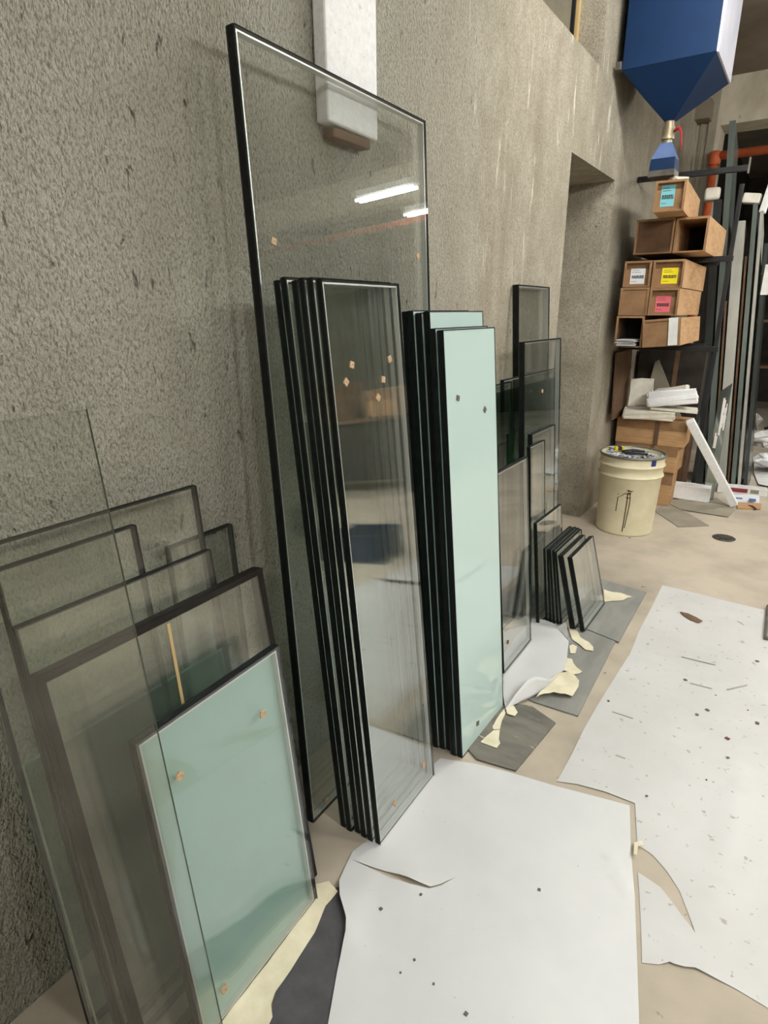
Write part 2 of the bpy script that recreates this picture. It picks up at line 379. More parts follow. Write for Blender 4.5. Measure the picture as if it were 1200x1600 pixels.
# ================================================================ GLASS UNITS
def frame(A, yaw, lean):
    """axes: x along the pane, y into the pane (towards the wall), z up the face"""
    u = Vector((math.sin(yaw), math.cos(yaw), 0)); n = Vector((math.cos(yaw), -math.sin(yaw), 0))
    v = Vector((0, 0, 1))*math.cos(lean) - n*math.sin(lean)
    nn = u.cross(v)  # front normal
    m = Matrix((u, -nn, v)).transposed().to_4x4(); m.translation = A
    return m, u, nn, v
MESHC = {}
def sheet_mesh(w, h, t, key):
    k = (round(w, 4), round(h, 4), round(t, 4), key)
    if k not in MESHC:
        me = bpy.data.meshes.new('glass_pane'); me.from_pydata(boxv(0, w, 0, t, 0, h), [], BF)
        face, edge = key
        me.materials.append(M[face]); me.materials.append(M[edge])
        for p in me.polygons: p.material_index = 0 if abs(p.normal.y) > .9 else 1
        MESHC[k] = me
    return MESHC[k]
def ring_mesh(name, x0, x1, z0, z1, wd, y0, y1, mat):
    k = (name, round(x0, 4), round(x1, 4), round(z0, 4), round(z1, 4), wd, round(y0, 4), round(y1, 4), mat)
    if k not in MESHC:
        o = [(x0, z0), (x1, z0), (x1, z1), (x0, z1)]; i = [(x0+wd, z0+wd), (x1-wd, z0+wd), (x1-wd, z1-wd), (x0+wd, z1-wd)]
        v = [(a, y0, b) for a, b in o]+[(a, y0, b) for a, b in i]+[(a, y1, b) for a, b in o]+[(a, y1, b) for a, b in i]
        f = []
        for j in range(4):
            l = (j+1) % 4
            f += [(j, l, 4+l, 4+j), (8+j, 12+j, 12+l, 8+l), (j, 8+j, 8+l, l), (4+j, 4+l, 12+l, 12+j)]
        me = bpy.data.meshes.new(name); me.from_pydata(v, [], f); me.materials.append(M[mat]); MESHC[k] = me
    return MESHC[k]
def unit(label, A, yaw, lean, w, h, T=.021, front='glass', back='glass', name='insulating_glass_unit', cat='glass pane', group=None, corks=(), tg=.004, seal='seal', sw=.006, edge='gedge', spacer='spacer', tape=0):
    A = Vector(A); A.z += T*math.sin(lean)+.0005
    m, u, nn, v = frame(A, yaw, lean)
    t = thing(name, label, cat, mat=m, group=group)
    o = link('glass_pane', sheet_mesh(w, h, tg, (front, edge)), t)
    o = link('glass_pane', sheet_mesh(w, h, tg, (back, edge)), t); o.location = (0, T-tg, 0)
    link('edge_seal', ring_mesh('edge_seal', -.0006, w+.0006, -.0004, h+.0006, sw, tg+.0001, T-tg-.0001, seal), t)
    if spacer: link('spacer_bar', ring_mesh('spacer_bar', sw, w-sw, sw, h-sw, .0036, tg+.0004, T-tg-.0004, spacer), t)
    if tape: link('edge_tape', ring_mesh('edge_tape', -.001, w+.001, -.0005, h+.001, tape, -.0012, -.0002, seal), t)
    for cx, cz, sgn in corks: cork(t, cx, cz, sgn)
    return t, m
def sheet(label, A, yaw, lean, w, h, t_=.006, face='glass', edge='gedge', name='glass_sheet', cat='glass sheet', group=None, corks=()):
    A = Vector(A); A.z += t_*math.sin(lean)+.0005
    m, u, nn, v = frame(A, yaw, lean)
    if not corks:
        o = link(name, sheet_mesh(w, h, t_, (face, edge)).copy()); o.matrix_world = m
        return tag(o, label, cat, group), m
    t = thing(name, label, cat, mat=m, group=group); link('glass_pane', sheet_mesh(w, h, t_, (face, edge)), t)
    for cx, cz, sgn in corks: cork(t, cx, cz, sgn)
    return t, m
def cork(t, cx, cz, ang=.4, s=.0078, mat='cork'):
    k = ('cork', mat)
    if k not in MESHC:
        me = bpy.data.meshes.new('cork_pad'); me.from_pydata(boxv(-s, s, -.003, 0, -s, s), [], BF); me.materials.append(M[mat]); MESHC[k] = me
    o = link('cork_pad', MESHC[k], t); o.location = (cx, 0, cz); o.rotation_euler = (0, ang, 0); return o
def solve_px(bl, br, tl, z=0.0):
    A, B = fl(bl, z), fl(br, z); u = (B-A).normalized(); T = pln(tl, A, u)
    yaw = math.atan2(u.x, u.y); n = Vector((math.cos(yaw), -math.sin(yaw), 0))
    lean = math.atan2(-(T-A).dot(n), T.z-z)
    return A, yaw, lean, (B-A).length, (T-A).length
def solve_plane(tl, tr, x0, lean, yaw=0.0):
    """pane standing on the floor at distance x0 from the wall; top corners seen at tl, tr"""
    u = Vector((math.sin(yaw), math.cos(yaw), 0)); n = Vector((math.cos(yaw), -math.sin(yaw), 0))
    v = Vector((0, 0, 1))*math.cos(lean)-n*math.sin(lean); nn = u.cross(v)
    O = Vector((x0, .7 if tl[0] < 500 else 2.8, 0))
    a, b = pln(tl, O, nn), pln(tr, O, nn)
    h = ((a-O).dot(v)+(b-O).dot(v))/2; ua, ub = (a-O).dot(u), (b-O).dot(u)
    return O+u*ua, yaw, lean, ub-ua, h
def at(m, p):   # local (x,z) of a photo pixel on a pane's front face
    n = m.to_3x3() @ Vector((0, -1, 0)); q = m.inverted() @ pln(p, m.translation, n); return q.x, q.z
def corks_at(t, m, pxs, mat='cork'):
    for i, p in enumerate(pxs):
        x, z = at(m, p); cork(t, x, z, .3+.5*i, mat=mat)

# --- tall clear unit leaning on the wall
A, yw, le, wd, ht = solve_px((490, 1287), (672, 1093), (366, 37))
u_ = Vector((math.sin(yw), math.cos(yw), 0)); n_ = Vector((math.cos(yw), -math.sin(yw), 0)); v_ = Vector((0, 0, 1))*math.cos(le)-n_*math.sin(le)
wd = (pln((665, 187), A, u_.cross(v_))-A).dot(u_)
t, m = unit('tallest clear double-glazed unit, leaning on the wall under the white foam strip', A, yw, le, wd, ht, T=.026, front='glass_d', sw=.0065)
corks_at(t, m, [(427, 377), (652, 400), (510, 1250)])

# --- stack of tall narrow clear units (6)
ORD = ['first', 'second', 'third', 'fourth', 'fifth', 'sixth', 'seventh']
A, yw, le, wd, ht = solve_px((595, 1322), (679, 1213), (503, 437))
n = Vector((math.cos(yw), -math.sin(yw), 0))
rnd = random.Random(3)
for i in range(6):
    dy = 0 if i == 0 else rnd.uniform(-.006, .006); dh = 0 if i == 0 else rnd.uniform(-.002, .008)
    P_ = A - n*(.0243*i) + Vector((0, dy, 0))
    lab = ('outermost clear double-glazed unit of the tall stack standing on the near white paper' if i == 0 else
           'narrow clear double-glazed unit, %s from the room side in the tall stack' % ORD[i])
    t, m = unit(lab, P_, yw, le + (0, -.001, 0, -.001, 0, 0)[i], wd, ht+dh, T=.019, front='glass_d' if i == 0 else 'glass', group='stack of tall narrow clear units')
    if i == 0: corks_at(t, m, [(549, 570), (540, 597), (608, 561), (598, 593), (590, 621), (617, 1255), (661, 1195)])

# --- stack of frosted units (6)
A, yw, le, wd, ht = solve_px((722, 1185), (786, 1104), (692, 517))
n = Vector((math.cos(yw), -math.sin(yw), 0))
for i in range(6):
    P_ = A - n*(.0235*i) + Vector((0, (0, -.004, .01, .003, -.003, .006)[i], 0))
    lab = ('outermost frosted mint-green double-glazed unit of the stack beside the tall clear stack' if i == 0 else
           'frosted mint-green double-glazed unit, %s from the room side of its stack' % ORD[i])
    t, m = unit(lab, P_, yw, le, wd+(0 if i < 2 else .004), ht+(0, .004, .05, .046, .052, .05)[i], T=.0195,
                front='frost' if i != 1 else 'frost', back='glass', tape=.0032, group='stack of frosted green units')
    if i == 0: corks_at(t, m, [(715, 622), (757, 640), (779, 1125), (746, 1130)], 'cork_d')

# --- left cluster
def from_right(br, tr, tl, yaw):
    u = Vector((math.sin(yaw), math.cos(yaw), 0)); n = Vector((math.cos(yaw), -math.sin(yaw), 0))
    B = fl(br); T = pln(tr, B, u); lean = math.atan2(-(T-B).dot(n), T.z)
    v = Vector((0, 0, 1))*math.cos(lean)-n*math.sin(lean); q = pln(tl, B, u.cross(v))
    wd = (T-q).dot(u); return B-u*wd, yaw, lean, wd, (T-B).length
A, yw, le, wd, ht = from_right((497, 1408), (437, 1010), (212, 1167), R(-3))
t, m = unit('small frosted mint-green double-glazed unit standing in front of the left cluster on cream paper', A, yw, le, wd, ht, T=.022, front='glass_d', back='frost_2', sw=.009)
corks_at(t, m, [(410, 1115), (280, 1212), (350, 1545)])
cl = 'panes leaning in the left cluster'
t, m = unit('dark-taped double-glazed unit right behind the small frosted unit', *solve_plane((58, 1070), (408, 887), .325, R(8.0), R(-2)), T=.03, front='glass_l', back='glass_l', seal='seal_brown', sw=.013, edge='seal_brown', tape=.014, group=cl, spacer='spacer_d')
(x0_, z0_), (x1_, z1_) = at(m, (262, 974)), at(m, (291, 1130))
MB().bar((x0_, -.0016, z0_), (x1_, -.0016, z1_), .007, .001, up=(0, 1, 0)).build('yellow_tape_strip', 'wood', t)
t, m = unit('clear double-glazed unit directly behind the dark-taped unit', *solve_plane((25, 985), (330, 861), .258, R(6), R(-1)), T=.02, front='glass_l', back='glass', sw=.005, group=cl, spacer=None)
t, m = unit('short-topped clear double-glazed unit, next one behind the clear unit at the dark-taped one', *solve_plane((-6, 896), (213, 821), .222, R(5.3), R(-1.5)), T=.02, front='glass_l', back='glass', seal='seal_brown', sw=.005, group=cl, spacer=None)
t, m = sheet('low green glass sheet with pale edges standing behind the dark-taped unit', *solve_plane((38, 1197), (367, 1006), .185, R(6), R(-.75)), t_=.012, face='glass_m', edge='gedge_l', group=cl)
t, m = unit('wide clear double-glazed unit, highest of the panes touching the wall in the left cluster', *solve_plane((-60, 868), (307, 760), .15, R(4.5), R(-1)), T=.02, front='glass_l', back='glass', sw=.005, group=cl, spacer=None)
t, m = unit('little clear unit at the wall end of the left cluster near the tallest pane', *solve_plane((266, 860), (363, 818), .09, R(3), R(-2)), T=.02, front='glass_l', back='glass', sw=.005, group=cl, spacer=None)
t, m = sheet('large thin clear glass sheet in front of the whole left cluster', *solve_plane((-130, 674), (137, 642), .425, R(6.6), R(0)), t_=.005, face='glass_0', edge='gedge_m')
a, b = wl((95, 1318), .004), wl((240, 1218), .004)
tag(MB().bar(a, b, .003, .012).build('yellow_tape', 'wood'), 'thin yellow tape strip low on the wall behind the left cluster', 'tape')

# --- middle cluster beyond the frosted stack
cm = 'panes leaning beyond the frosted stack'
A, yw, le, wd, ht = solve_px((788, 1053), (830, 1001), (778, 740), .017)
t, m = unit('clear double-glazed unit standing on the curled white paper beside the frosted stack', A, yw, le, wd, ht, T=.022, front='glass_d', sw=.007, group=cm)
corks_at(t, m, [(793, 1003)], 'cork_r')
t, m = unit('narrow clear unit just behind the one on the curled paper', *solve_plane((829, 699), (852, 688), .295, R(4.6)), T=.018, group=cm, sw=.005)
t, m = unit('square-topped clear unit with thick black edge behind the curled paper', *solve_plane((832, 684), (868, 660), .268, R(4.2)), T=.024, group=cm, sw=.006)
t, m = unit('tall clear unit with black edge in front of the dark green pane', *solve_plane((820, 536), (877, 528), .238, R(4)), T=.028, front='glass_d', group=cm, sw=.006)
corks_at(t, m, [(847, 611)])
t, m = sheet('dark green tinted pane in the cluster by the doorway niche', *solve_plane((760, 614), (873, 592), .2, R(4)), t_=.008, face='glass_t', group=cm)
t, m = unit('wide clear unit behind the dark green pane', *solve_plane((788, 595), (872, 575), .185, R(4)), T=.02, group=cm, sw=.005)
t, m = unit('tallest slim clear unit in the cluster by the doorway niche', *solve_plane((811, 446), (859, 449), .15, R(4)), T=.032, front='glass_d', group=cm, sw=.006)
t, m = unit('dusty clear unit whose black top edge shows behind the frosted stack', *solve_plane((768, 603), (800, 598), .16, R(4.2)), T=.02, group=cm, sw=.005)

# --- pack of small units near the niche
cq = 'pack of small units near the doorway niche'
A, yw, le, wd, ht = solve_px((914, 988), (945, 945), (894, 873), .0106)
n = Vector((math.cos(yw), -math.sin(yw), 0))
t, m = unit('outermost small clear unit of the low pack on the grey board', A, yw, le, wd, ht, T=.024, front='glass_d', group=cq)
t, m = unit('small clear unit, second from the room side of the low pack', A-n*.043+Vector((0, -.006, 0)), yw, le-.01, wd*.98, ht*1.0, T=.028, group=cq)
for i in range(5):
    A2 = fl((872, 976)) + Vector((.022, 0, 0)) - n*(.0185*i) + Vector((0, .004*(i % 2), 0))
    unit('small clear unit of the low pack by the niche, %s from the room side' % ORD[i+2], A2, yw, R(9.4-.75*i), wd*1.13, ht*1.02+.003*(i % 3), T=.0125, tg=.003, group=cq)
t, m = unit('larger clear unit behind the low pack of small units', *solve_plane((839, 818), (878, 789), .332, R(6)), T=.018, front='glass_d', group=cq)
corks_at(t, m, [(876, 822)])

# ================================================================ PAPERS AND BOARDS ON THE FLOOR
def inside(p, poly):
    r = False; n = len(poly)
    for i in range(n):
        a, b = poly[i], poly[(i+1) % n]
        if (a[1] > p[1]) != (b[1] > p[1]) and p[0] < (b[0]-a[0])*(p[1]-a[1])/(b[1]-a[1])+a[0]: r = not r
    return r
def dense(poly, step):
    o = []
    for i, a in enumerate(poly):
        b = poly[(i+1) % len(poly)]; k = max(1, int(math.hypot(b[0]-a[0], b[1]-a[1])/step))
        o += [(a[0]+(b[0]-a[0])*j/k, a[1]+(b[1]-a[1])*j/k) for j in range(k)]
    return o
def flatpx(px, z=0.0): return [tuple(fl(p, z))[:2] for p in px]
def carpet(name, poly, mats, hf, th=.0006, step=.03, holes=(), seed=1, jit=.25, parent=None, smooth=True):
    """thin sheet with a given outline, triangulated, lifted by hf(x,y), with real thickness"""
    rn = random.Random(seed); poly = dense(poly, step); holes = [dense(h, step*.6) for h in holes]
    pts = list(poly); ed = [(i, (i+1) % len(poly)) for i in range(len(poly))]
    for h in holes:
        k = len(pts); pts += h; ed += [(k+i, k+(i+1) % len(h)) for i in range(len(h))]
    xs = [p[0] for p in poly]; ys = [p[1] for p in poly]; x = min(xs)
    while x < max(xs):
        y = min(ys)
        while y < max(ys):
            q = (x+rn.uniform(-jit, jit)*step, y+rn.uniform(-jit, jit)*step)
            if inside(q, poly) and not any(inside(q, h) for h in holes) and min(math.hypot(q[0]-a[0], q[1]-a[1]) for a in pts[:len(poly)][::2]) > step*.45: pts.append(q)
            y += step
        x += step
    V, E_, F_, *_r = delaunay_2d_cdt([Vector(p) for p in pts], ed, [], 0, 1e-6)
    tris = []
    for f in F_:
        c = sum((V[i] for i in f), Vector((0, 0)))/len(f)
        if inside(c, poly) and not any(inside(c, h) for h in holes): tris.append(tuple(f))
    used = sorted({i for f in tris for i in f}); rm = {k: i for i, k in enumerate(used)}
    n = len(used)
    vs = [(V[i].x, V[i].y, hf(V[i].x, V[i].y)+th) for i in used]+[(V[i].x, V[i].y, hf(V[i].x, V[i].y)) for i in used]
    fs = []
    from collections import Counter
    cnt = Counter()
    for f in tris:
        g = [rm[i] for i in f]
        a, b, c = (V[f[0]], V[f[1]], V[f[2]])
        if (b-a).cross(c-a) < 0: g = g[::-1]
        fs.append(tuple(g)); fs.append(tuple(i+n for i in reversed(g)))
        for j in range(3): cnt[(g[j], g[(j+1) % 3])] += 1
    for (a, b) in list(cnt):
        if (b, a) not in cnt: fs.append((a, a+n, b+n, b))
    o = mk(name, vs, fs, mats, parent, smooth); o.data.set_sharp_from_angle(angle=R(50)); return o
def wav(x, y, a=.0012, k=9, ph=0): return a*(1+math.sin(k*x+ph+1.7*math.sin(3*y)))*(.5+.5*math.sin(k*.7*y+2*ph))
# grey boards
def board(px, label, mat, z0, th, name='fibre_board'):
    mb = MB().prism([tuple(fl(p, z0))[:2] for p in px], z0, z0+th); return tag(mb.build(name, mat), label, 'board')
board([(930, 903), (1010, 926), (967, 1004), (895, 975), (900, 940)], 'bluish grey board under the low pack of small glass units', 'slate', .0065, .004)
board([(818, 985), (915, 984), (962, 1002), (903, 1120), (834, 1098), (795, 1080), (795, 1020)], 'grey board beneath the curled white paper and cream scraps', 'slate', .001, .005)
board([(790, 1100), (829, 1104), (868, 1131), (806, 1206), (745, 1188), (720, 1160)], 'scratched dark grey board beside the foot of the frosted stack', 'slate2', .001, .006)
board([(497, 1395), (530, 1388), (542, 1445), (560, 1520), (540, 1640), (400, 1640), (424, 1589), (430, 1555), (479, 1480)], 'charcoal rubber mat under the near white paper by the small frosted unit', 'dark_mat', .001, .005, 'rubber_mat')
# cream strip under the small frosted unit
cs = flatpx([(488, 1386), (514, 1380), (528, 1397), (509, 1418), (492, 1460), (478, 1482), (455, 1520), (431, 1553), (424, 1572), (426, 1592), (405, 1640), (318, 1640), (345, 1590)])
o = carpet('cream_paper_strip', cs, 'cream', lambda x, y: .0075+.0015*math.sin(40*x+31*y)+.001*math.sin(90*y), th=.0008, step=.022, seed=4)
tag(o, 'torn cream paper strip under the bottom edge of the small frosted unit', 'paper')

# near white paper (with a torn slit)
nearp = [(688, 1184), (745, 1193), (800, 1207), (870, 1228), (935, 1245), (984, 1258), (986, 1330), (992, 1400), (996, 1510), (1002, 1700), (700, 1720), (492, 1680), (513, 1600), (527, 1520), (540, 1462), (541, 1440), (531, 1405), (530, 1378), (541, 1350), (551, 1330), (590, 1300), (640, 1235), (676, 1195)]
slit = [(549, 1340), (588, 1354), (625, 1366), (650, 1376), (672, 1383), (690, 1378), (712, 1367), (690, 1381), (671, 1386), (640, 1381), (612, 1371), (588, 1358)]
sl_w = flatpx(slit, .010); c_sl = Vector((sum(p[0] for p in sl_w)/len(sl_w), sum(p[1] for p in sl_w)/len(sl_w)))
e0, e1 = Vector(fl((505, 1460))[:2]), Vector(fl((640, 1381))[:2])
cr0, cr1 = Vector(fl((700, 1388))[:2]), Vector(fl((800, 1415))[:2])
def segd(p, a, b):
    t = max(0, min(1, (p-a).dot(b-a)/(b-a).length_squared)); return (p-a-(b-a)*t).length
mt0, mt1 = Vector(fl((530, 1420))[:2]), Vector(fl((505, 1660))[:2])
def near_h(x, y):
    p = Vector((x, y)); h = .0018+.0068*math.exp(-(segd(p, mt0, mt1)/.11)**2)+wav(x, y, .0006, 11)
    h += .009*math.exp(-((p-Vector(fl((640, 1374))[:2])).length/.05)**2)
    h += .012*math.exp(-(segd(p, Vector(fl((531, 1400))[:2]), Vector(fl((545, 1470))[:2]))/.035)**2)
    h += .005*math.exp(-(segd(p, cr0, cr1)/.015)**2)
    h += .005*math.exp(-(segd(p, Vector(fl((950, 1330))[:2]), Vector(fl((985, 1405))[:2]))/.013)**2)
    h += .004*math.exp(-(segd(p, Vector(fl((555, 1430))[:2]), Vector(fl((575, 1385))[:2]))/.012)**2)
    return h
o = carpet('white_paper_sheet', flatpx(nearp, .004), 'paper', near_h, step=.024, holes=[sl_w], seed=2)
tag(o, 'smooth white paper sheet with a torn slit in front of the tall clear stack', 'paper')
# far long paper with a curved tear
farp = [(1035, 915), (1090, 928), (1150, 943), (1196, 954), (1290, 972), (1420, 1080), (1500, 1500), (1480, 1760), (1300, 1650), (1200, 1576), (1150, 1546), (1102, 1522), (1086, 1514), (1070, 1513), (1052, 1508), (1046, 1505), (1030, 1508), (1003, 1505), (1002, 1460), (999, 1400), (996, 1363), (1010, 1372), (1032, 1387), (1050, 1410), (1066, 1432), (1078, 1447), (1086, 1458), (1079, 1438), (1073, 1422), (1062, 1393), (1042, 1362), (1020, 1337), (1004, 1326), (996, 1322), (994, 1290), (992, 1256), (945, 1238), (900, 1226), (870, 1222), (893, 1180), (912, 1140), (935, 1100), (960, 1060), (985, 1020), (999, 985), (1015, 955)]
f0, f1 = Vector(fl((1160, 1180))[:2]), Vector(fl((1088, 1500))[:2])
def far_h(x, y):
    p = Vector((x, y)); h = .001+wav(x, y, .001, 10, 1)
    h += .006*math.exp(-(segd(p, f0, f1)/.012)**2)
    h += .004*math.exp(-(segd(p, Vector(fl((1095, 1515))[:2]), Vector(fl((1045, 1505))[:2]))/.02)**2)
    h += .003*math.exp(-(segd(p, Vector(fl((1066, 1030))[:2]), Vector(fl((1118, 1042))[:2]))/.01)**2)
    h += .003*math.exp(-(segd(p, Vector(fl((1072, 1070))[:2]), Vector(fl((1110, 1078))[:2]))/.01)**2)
    h += .003*math.exp(-(segd(p, Vector(fl((1137, 1078))[:2]), Vector(fl((1168, 1072))[:2]))/.01)**2)
    return h
o = carpet('white_paper_runner', flatpx(farp), 'paper_dirty', far_h, step=.032, seed=3)
tag(o, 'long scuffed white paper runner with a curved tear on the concrete floor', 'paper')

# curled white paper near the clear unit
Z8 = lambda q: [(x/3.75+680, y/3.75+900) for x, y in q]
curl = Z8([(380, 470), (480, 360), (565, 262), (640, 272), (705, 300), (750, 345), (785, 382), (776, 440), (770, 505), (745, 565), (735, 640), (700, 690), (560, 760), (395, 800), (385, 640)])
cw = flatpx(curl); ca, cb = Vector(fl((793, 1108))[:2]), Vector(fl((882, 1052))[:2])
cn = Vector((cb.y-ca.y, -(cb.x-ca.x))).normalized()
fa, fb = Vector(fl((866, 985))[:2]), Vector(fl((893, 1003))[:2]); fn = Vector((fb.y-fa.y, -(fb.x-fa.x))).normalized()
def curl_h(x, y):
    p = Vector((x, y)); h = .0125+wav(x, y, .0015, 14)
    return h
o = carpet('curled_white_paper', flatpx(Z8([(400, 470), (480, 360), (565, 262), (640, 272), (705, 300), (750, 345), (785, 382), (776, 440), (770, 505), (750, 570), (710, 605), (660, 645), (600, 690), (540, 720), (480, 748), (408, 780), (385, 640)])), 'paper', curl_h, step=.022, seed=5)
tag(o, 'white paper with curled torn edge under the clear unit beside the frosted stack', 'paper')
# the curled-up lip (a strip bending up and over)
def lip(name, pts_px, amp, parent, away):
    """strip from the fold line rising and rolling away from the flat sheet"""
    base = [fl(p, .014) for p in pts_px]; mb = MB(); k = 7; rows = []
    for i, b in enumerate(base):
        s = i/(len(base)-1); L = amp*(math.sin(math.pi*min(max(s, .02), .98))**.7)
        row = []
        for j in range(k):
            a = j/(k-1); th_ = a*1.9
            row.append(b+away*(L*math.sin(th_)/1.9)+Vector((0, 0, L*(1-math.cos(th_))/1.9)))
        rows.append(row)
    v = [q for r in rows for q in r]; f = [(i*k+j, (i+1)*k+j, (i+1)*k+j+1, i*k+j+1) for i in range(len(rows)-1) for j in range(k-1)]
    o2 = mk(name, v, f, 'paper', parent, True); md = o2.modifiers.new('t', 'SOLIDIFY'); md.thickness = .0008; return o2
def flap(name, base, free, hs, parent):
    k = 6; v = []
    for b_, f2, h in zip(Z8(base), Z8(free), hs):
        p, q_ = fl(b_, .0145), fl(f2, .0145+h)
        for j in range(k):
            a = j/(k-1); v.append(p.lerp(q_, a)+Vector((.3, -.4, -.5))*(h*.35*math.sin(math.pi*a)*.6))
    n_ = len(hs); f = [(i*k+j, (i+1)*k+j, (i+1)*k+j+1, i*k+j+1) for i in range(n_-1) for j in range(k-1)]
    o2 = mk(name, v, f, 'paper', parent, True); md = o2.modifiers.new('thickness', 'SOLIDIFY'); md.thickness = .0008; return o2
flap('curled_lip', [(408, 780), (480, 748), (540, 720), (600, 690), (660, 645), (710, 605), (750, 570)], [(412, 776), (472, 690), (545, 602), (590, 583), (660, 606), (716, 586), (748, 571)], [.001, .035, .05, .05, .04, .02, .001], o)
flap('folded_corner', [(700, 300), (725, 318), (750, 345), (785, 382)], [(702, 300), (735, 284), (764, 268), (783, 380)], [.001, .02, .035, .001], o)
# cream torn scraps
scr = [('narrow cream paper scrap at the corner of the frosted stack', [(405, 785), (412, 815), (390, 860), (378, 912), (340, 912), (335, 895), (360, 850)], .0075),
       ('pointed cream paper scrap on the scratched dark board', [(340, 920), (378, 915), (372, 970), (380, 995), (360, 1022), (265, 985), (300, 950)], .0075),
       ('small round cream paper scrap beside the curled paper lip', [(410, 785), (435, 776), (460, 780), (482, 815), (465, 838), (420, 825)], .012),
       ('largest crumpled cream paper scrap on the grey board', [(590, 740), (640, 680), (670, 640), (720, 590), (780, 595), (815, 615), (840, 640), (835, 685), (800, 725), (760, 720), (730, 722), (690, 710)], .016),
       ('wavy cream paper scrap beside the curled white paper', [(760, 490), (800, 500), (810, 525), (825, 545), (860, 575), (840, 585), (810, 590), (750, 565)], .009),
       ('long cream paper scrap in front of the low pack of units', [(775, 300), (830, 330), (850, 370), (900, 400), (925, 425), (925, 450), (880, 445), (840, 410), (800, 380)], .008),
       ('tiny cream paper scrap next to the white paper edge', [(785, 420), (805, 412), (830, 425), (820, 465), (790, 465)], .008),
       ('pale torn scrap on the bluish board at the corner of the low pack', [(985, 92), (1040, 108), (1085, 115), (1155, 135), (1125, 142), (1100, 158), (1050, 160), (990, 165)], .0125)]
for i, (lb, q, z) in enumerate(scr):
    amp = .012 if i == 3 else .003
    o = carpet('cream_paper_scrap', flatpx(Z8(q)), 'cream', (lambda z, amp, i: (lambda x, y: z+amp*(1+math.sin(60*x+20*i)*math.cos(45*y))*.6))(z, amp, i), th=.0007, step=.016, seed=20+i)
    tag(o, lb, 'paper scrap', 'torn cream paper scraps')

# cork pads and bits dropped on the long paper
Z3 = lambda x, y: (x/3.53+860, y/3.53+860)
bits = [((743, 718), 'cork_d', .013), ((808, 910), 'cork_d', .012), ((865, 884), 'cork_d', .013), ((1140, 616), 'cork_d', .013), ((1140, 957), 'cork_d', .014), ((975, 1041), 'cork_r', .014), ((978, 1148), 'cork_d', .009), ((320, 834), 'cork_d', .009), ((860, 1270), 'cork_d', .005), ((530, 1360), 'cork_d', .007), ((1088, 886), 'cork_d', .005), ((912, 803), 'cork_d', .004)]
for i, (q, mt, s) in enumerate(bits):
    p = fl(Z3(*q)); z = far_h(p.x, p.y)+.001
    o = MB().box(-s/2*1.05, s/2*1.05, -s/2*.9, s/2*.9, 0, .003).build('cork_pad', mt, bevel=.0005, seg=1); o.location = (p.x, p.y, z); o.rotation_euler = (0, 0, .4+1.1*i)
    tag(o, 'red-brown cork pad on the long white paper runner' if mt == 'cork_r' else ('small dark cork pad lying on the long white paper runner' if s > .008 else 'tiny dark crumb lying on the long white paper runner'), 'cork pad', 'cork pads and crumbs on the paper runner')
rib = [((722, 592), (910, 638)), ((770, 738), (890, 768)), ((975, 775), (1082, 750)), ((340, 892), (455, 930)), ((360, 1132), (412, 1152)), ((1032, 392), (1066, 414))]
for i, (a, b) in enumerate(rib):
    a, b = fl(Z3(*a)), fl(Z3(*b)); zz = max(far_h(a.x, a.y), far_h(b.x, b.y), far_h((a.x+b.x)/2, (a.y+b.y)/2))+.0015
    mdp = (a+b)/2
    o = MB().bar((a.x, a.y, zz), (b.x, b.y, zz), .006, .0012).build('tape_offcut', 'strip_l'); tag(o, 'thin grey tape offcut stuck on the long white paper runner', 'tape', 'tape offcuts on the paper runner')
p = fl((1083, 968)); zz = far_h(p.x, p.y)+.004
o = carpet('brown_chip_smear', flatpx([(1062, 957), (1075, 960), (1088, 966), (1098, 972), (1092, 975), (1078, 970), (1066, 962)]), 'wood_b', lambda x, y: zz, th=.001, step=.012, seed=8)
tag(o, 'small brown wood chip on the far end of the paper runner', 'wood chip')
q4 = lambda x, y: (x/2.667+400, y/2.667+1150)
for i, (q, s) in enumerate([((687, 668), .006), ((660, 938), .005), ((740, 1038), .005), ((875, 1162), .008), ((602, 992), .004), ((1180, 645), .007), ((520, 728), .008)]):
    p = fl(q4(*q)); o = MB().box(-s/2, s/2, -s/2, s/2, 0, .002).build('dark_crumb', 'cork_d'); o.location = (p.x, p.y, near_h(p.x, p.y)+.0008); o.rotation_euler = (0, 0, i)
    tag(o, 'dark crumb lying on the near white paper sheet', 'crumb', 'crumbs on the near paper sheet')
# tape piece at the joint of the two papers
o = carpet('cream_tape_tab', flatpx([(990, 1322), (1002, 1319), (1006, 1326), (996, 1328), (994, 1342), (989, 1340)]), 'cream', lambda x, y: .013, th=.0008, step=.01, seed=9)
tag(o, 'little cream tape tab at the corner of the curved tear', 'tape')
# board entering at the right edge
tt = thing('framed_board', 'white panel with grey rim lying on the paper at its right side', 'panel', fl((1193, 1000)))
mb = MB(); a = fl((1194, 999)); b = fl((1198, 948)); d = (b-a)
L_ = [a, a+Vector((.35, .02, 0)), b+Vector((.35, .02, 0)), b]
mb.prism([(p[0]-a.x, p[1]-a.y) for p in L_], .004, .018); ob = mb.build('panel_core', 'steel', tt, bevel=.004); 
mb = MB(); mb.prism([(.012, .014), (.34, .03), (.34+d.x, .02+d.y-.01), (d.x+.012, d.y-.012)], .018, .0195); mb.build('panel_face', 'paper', tt)

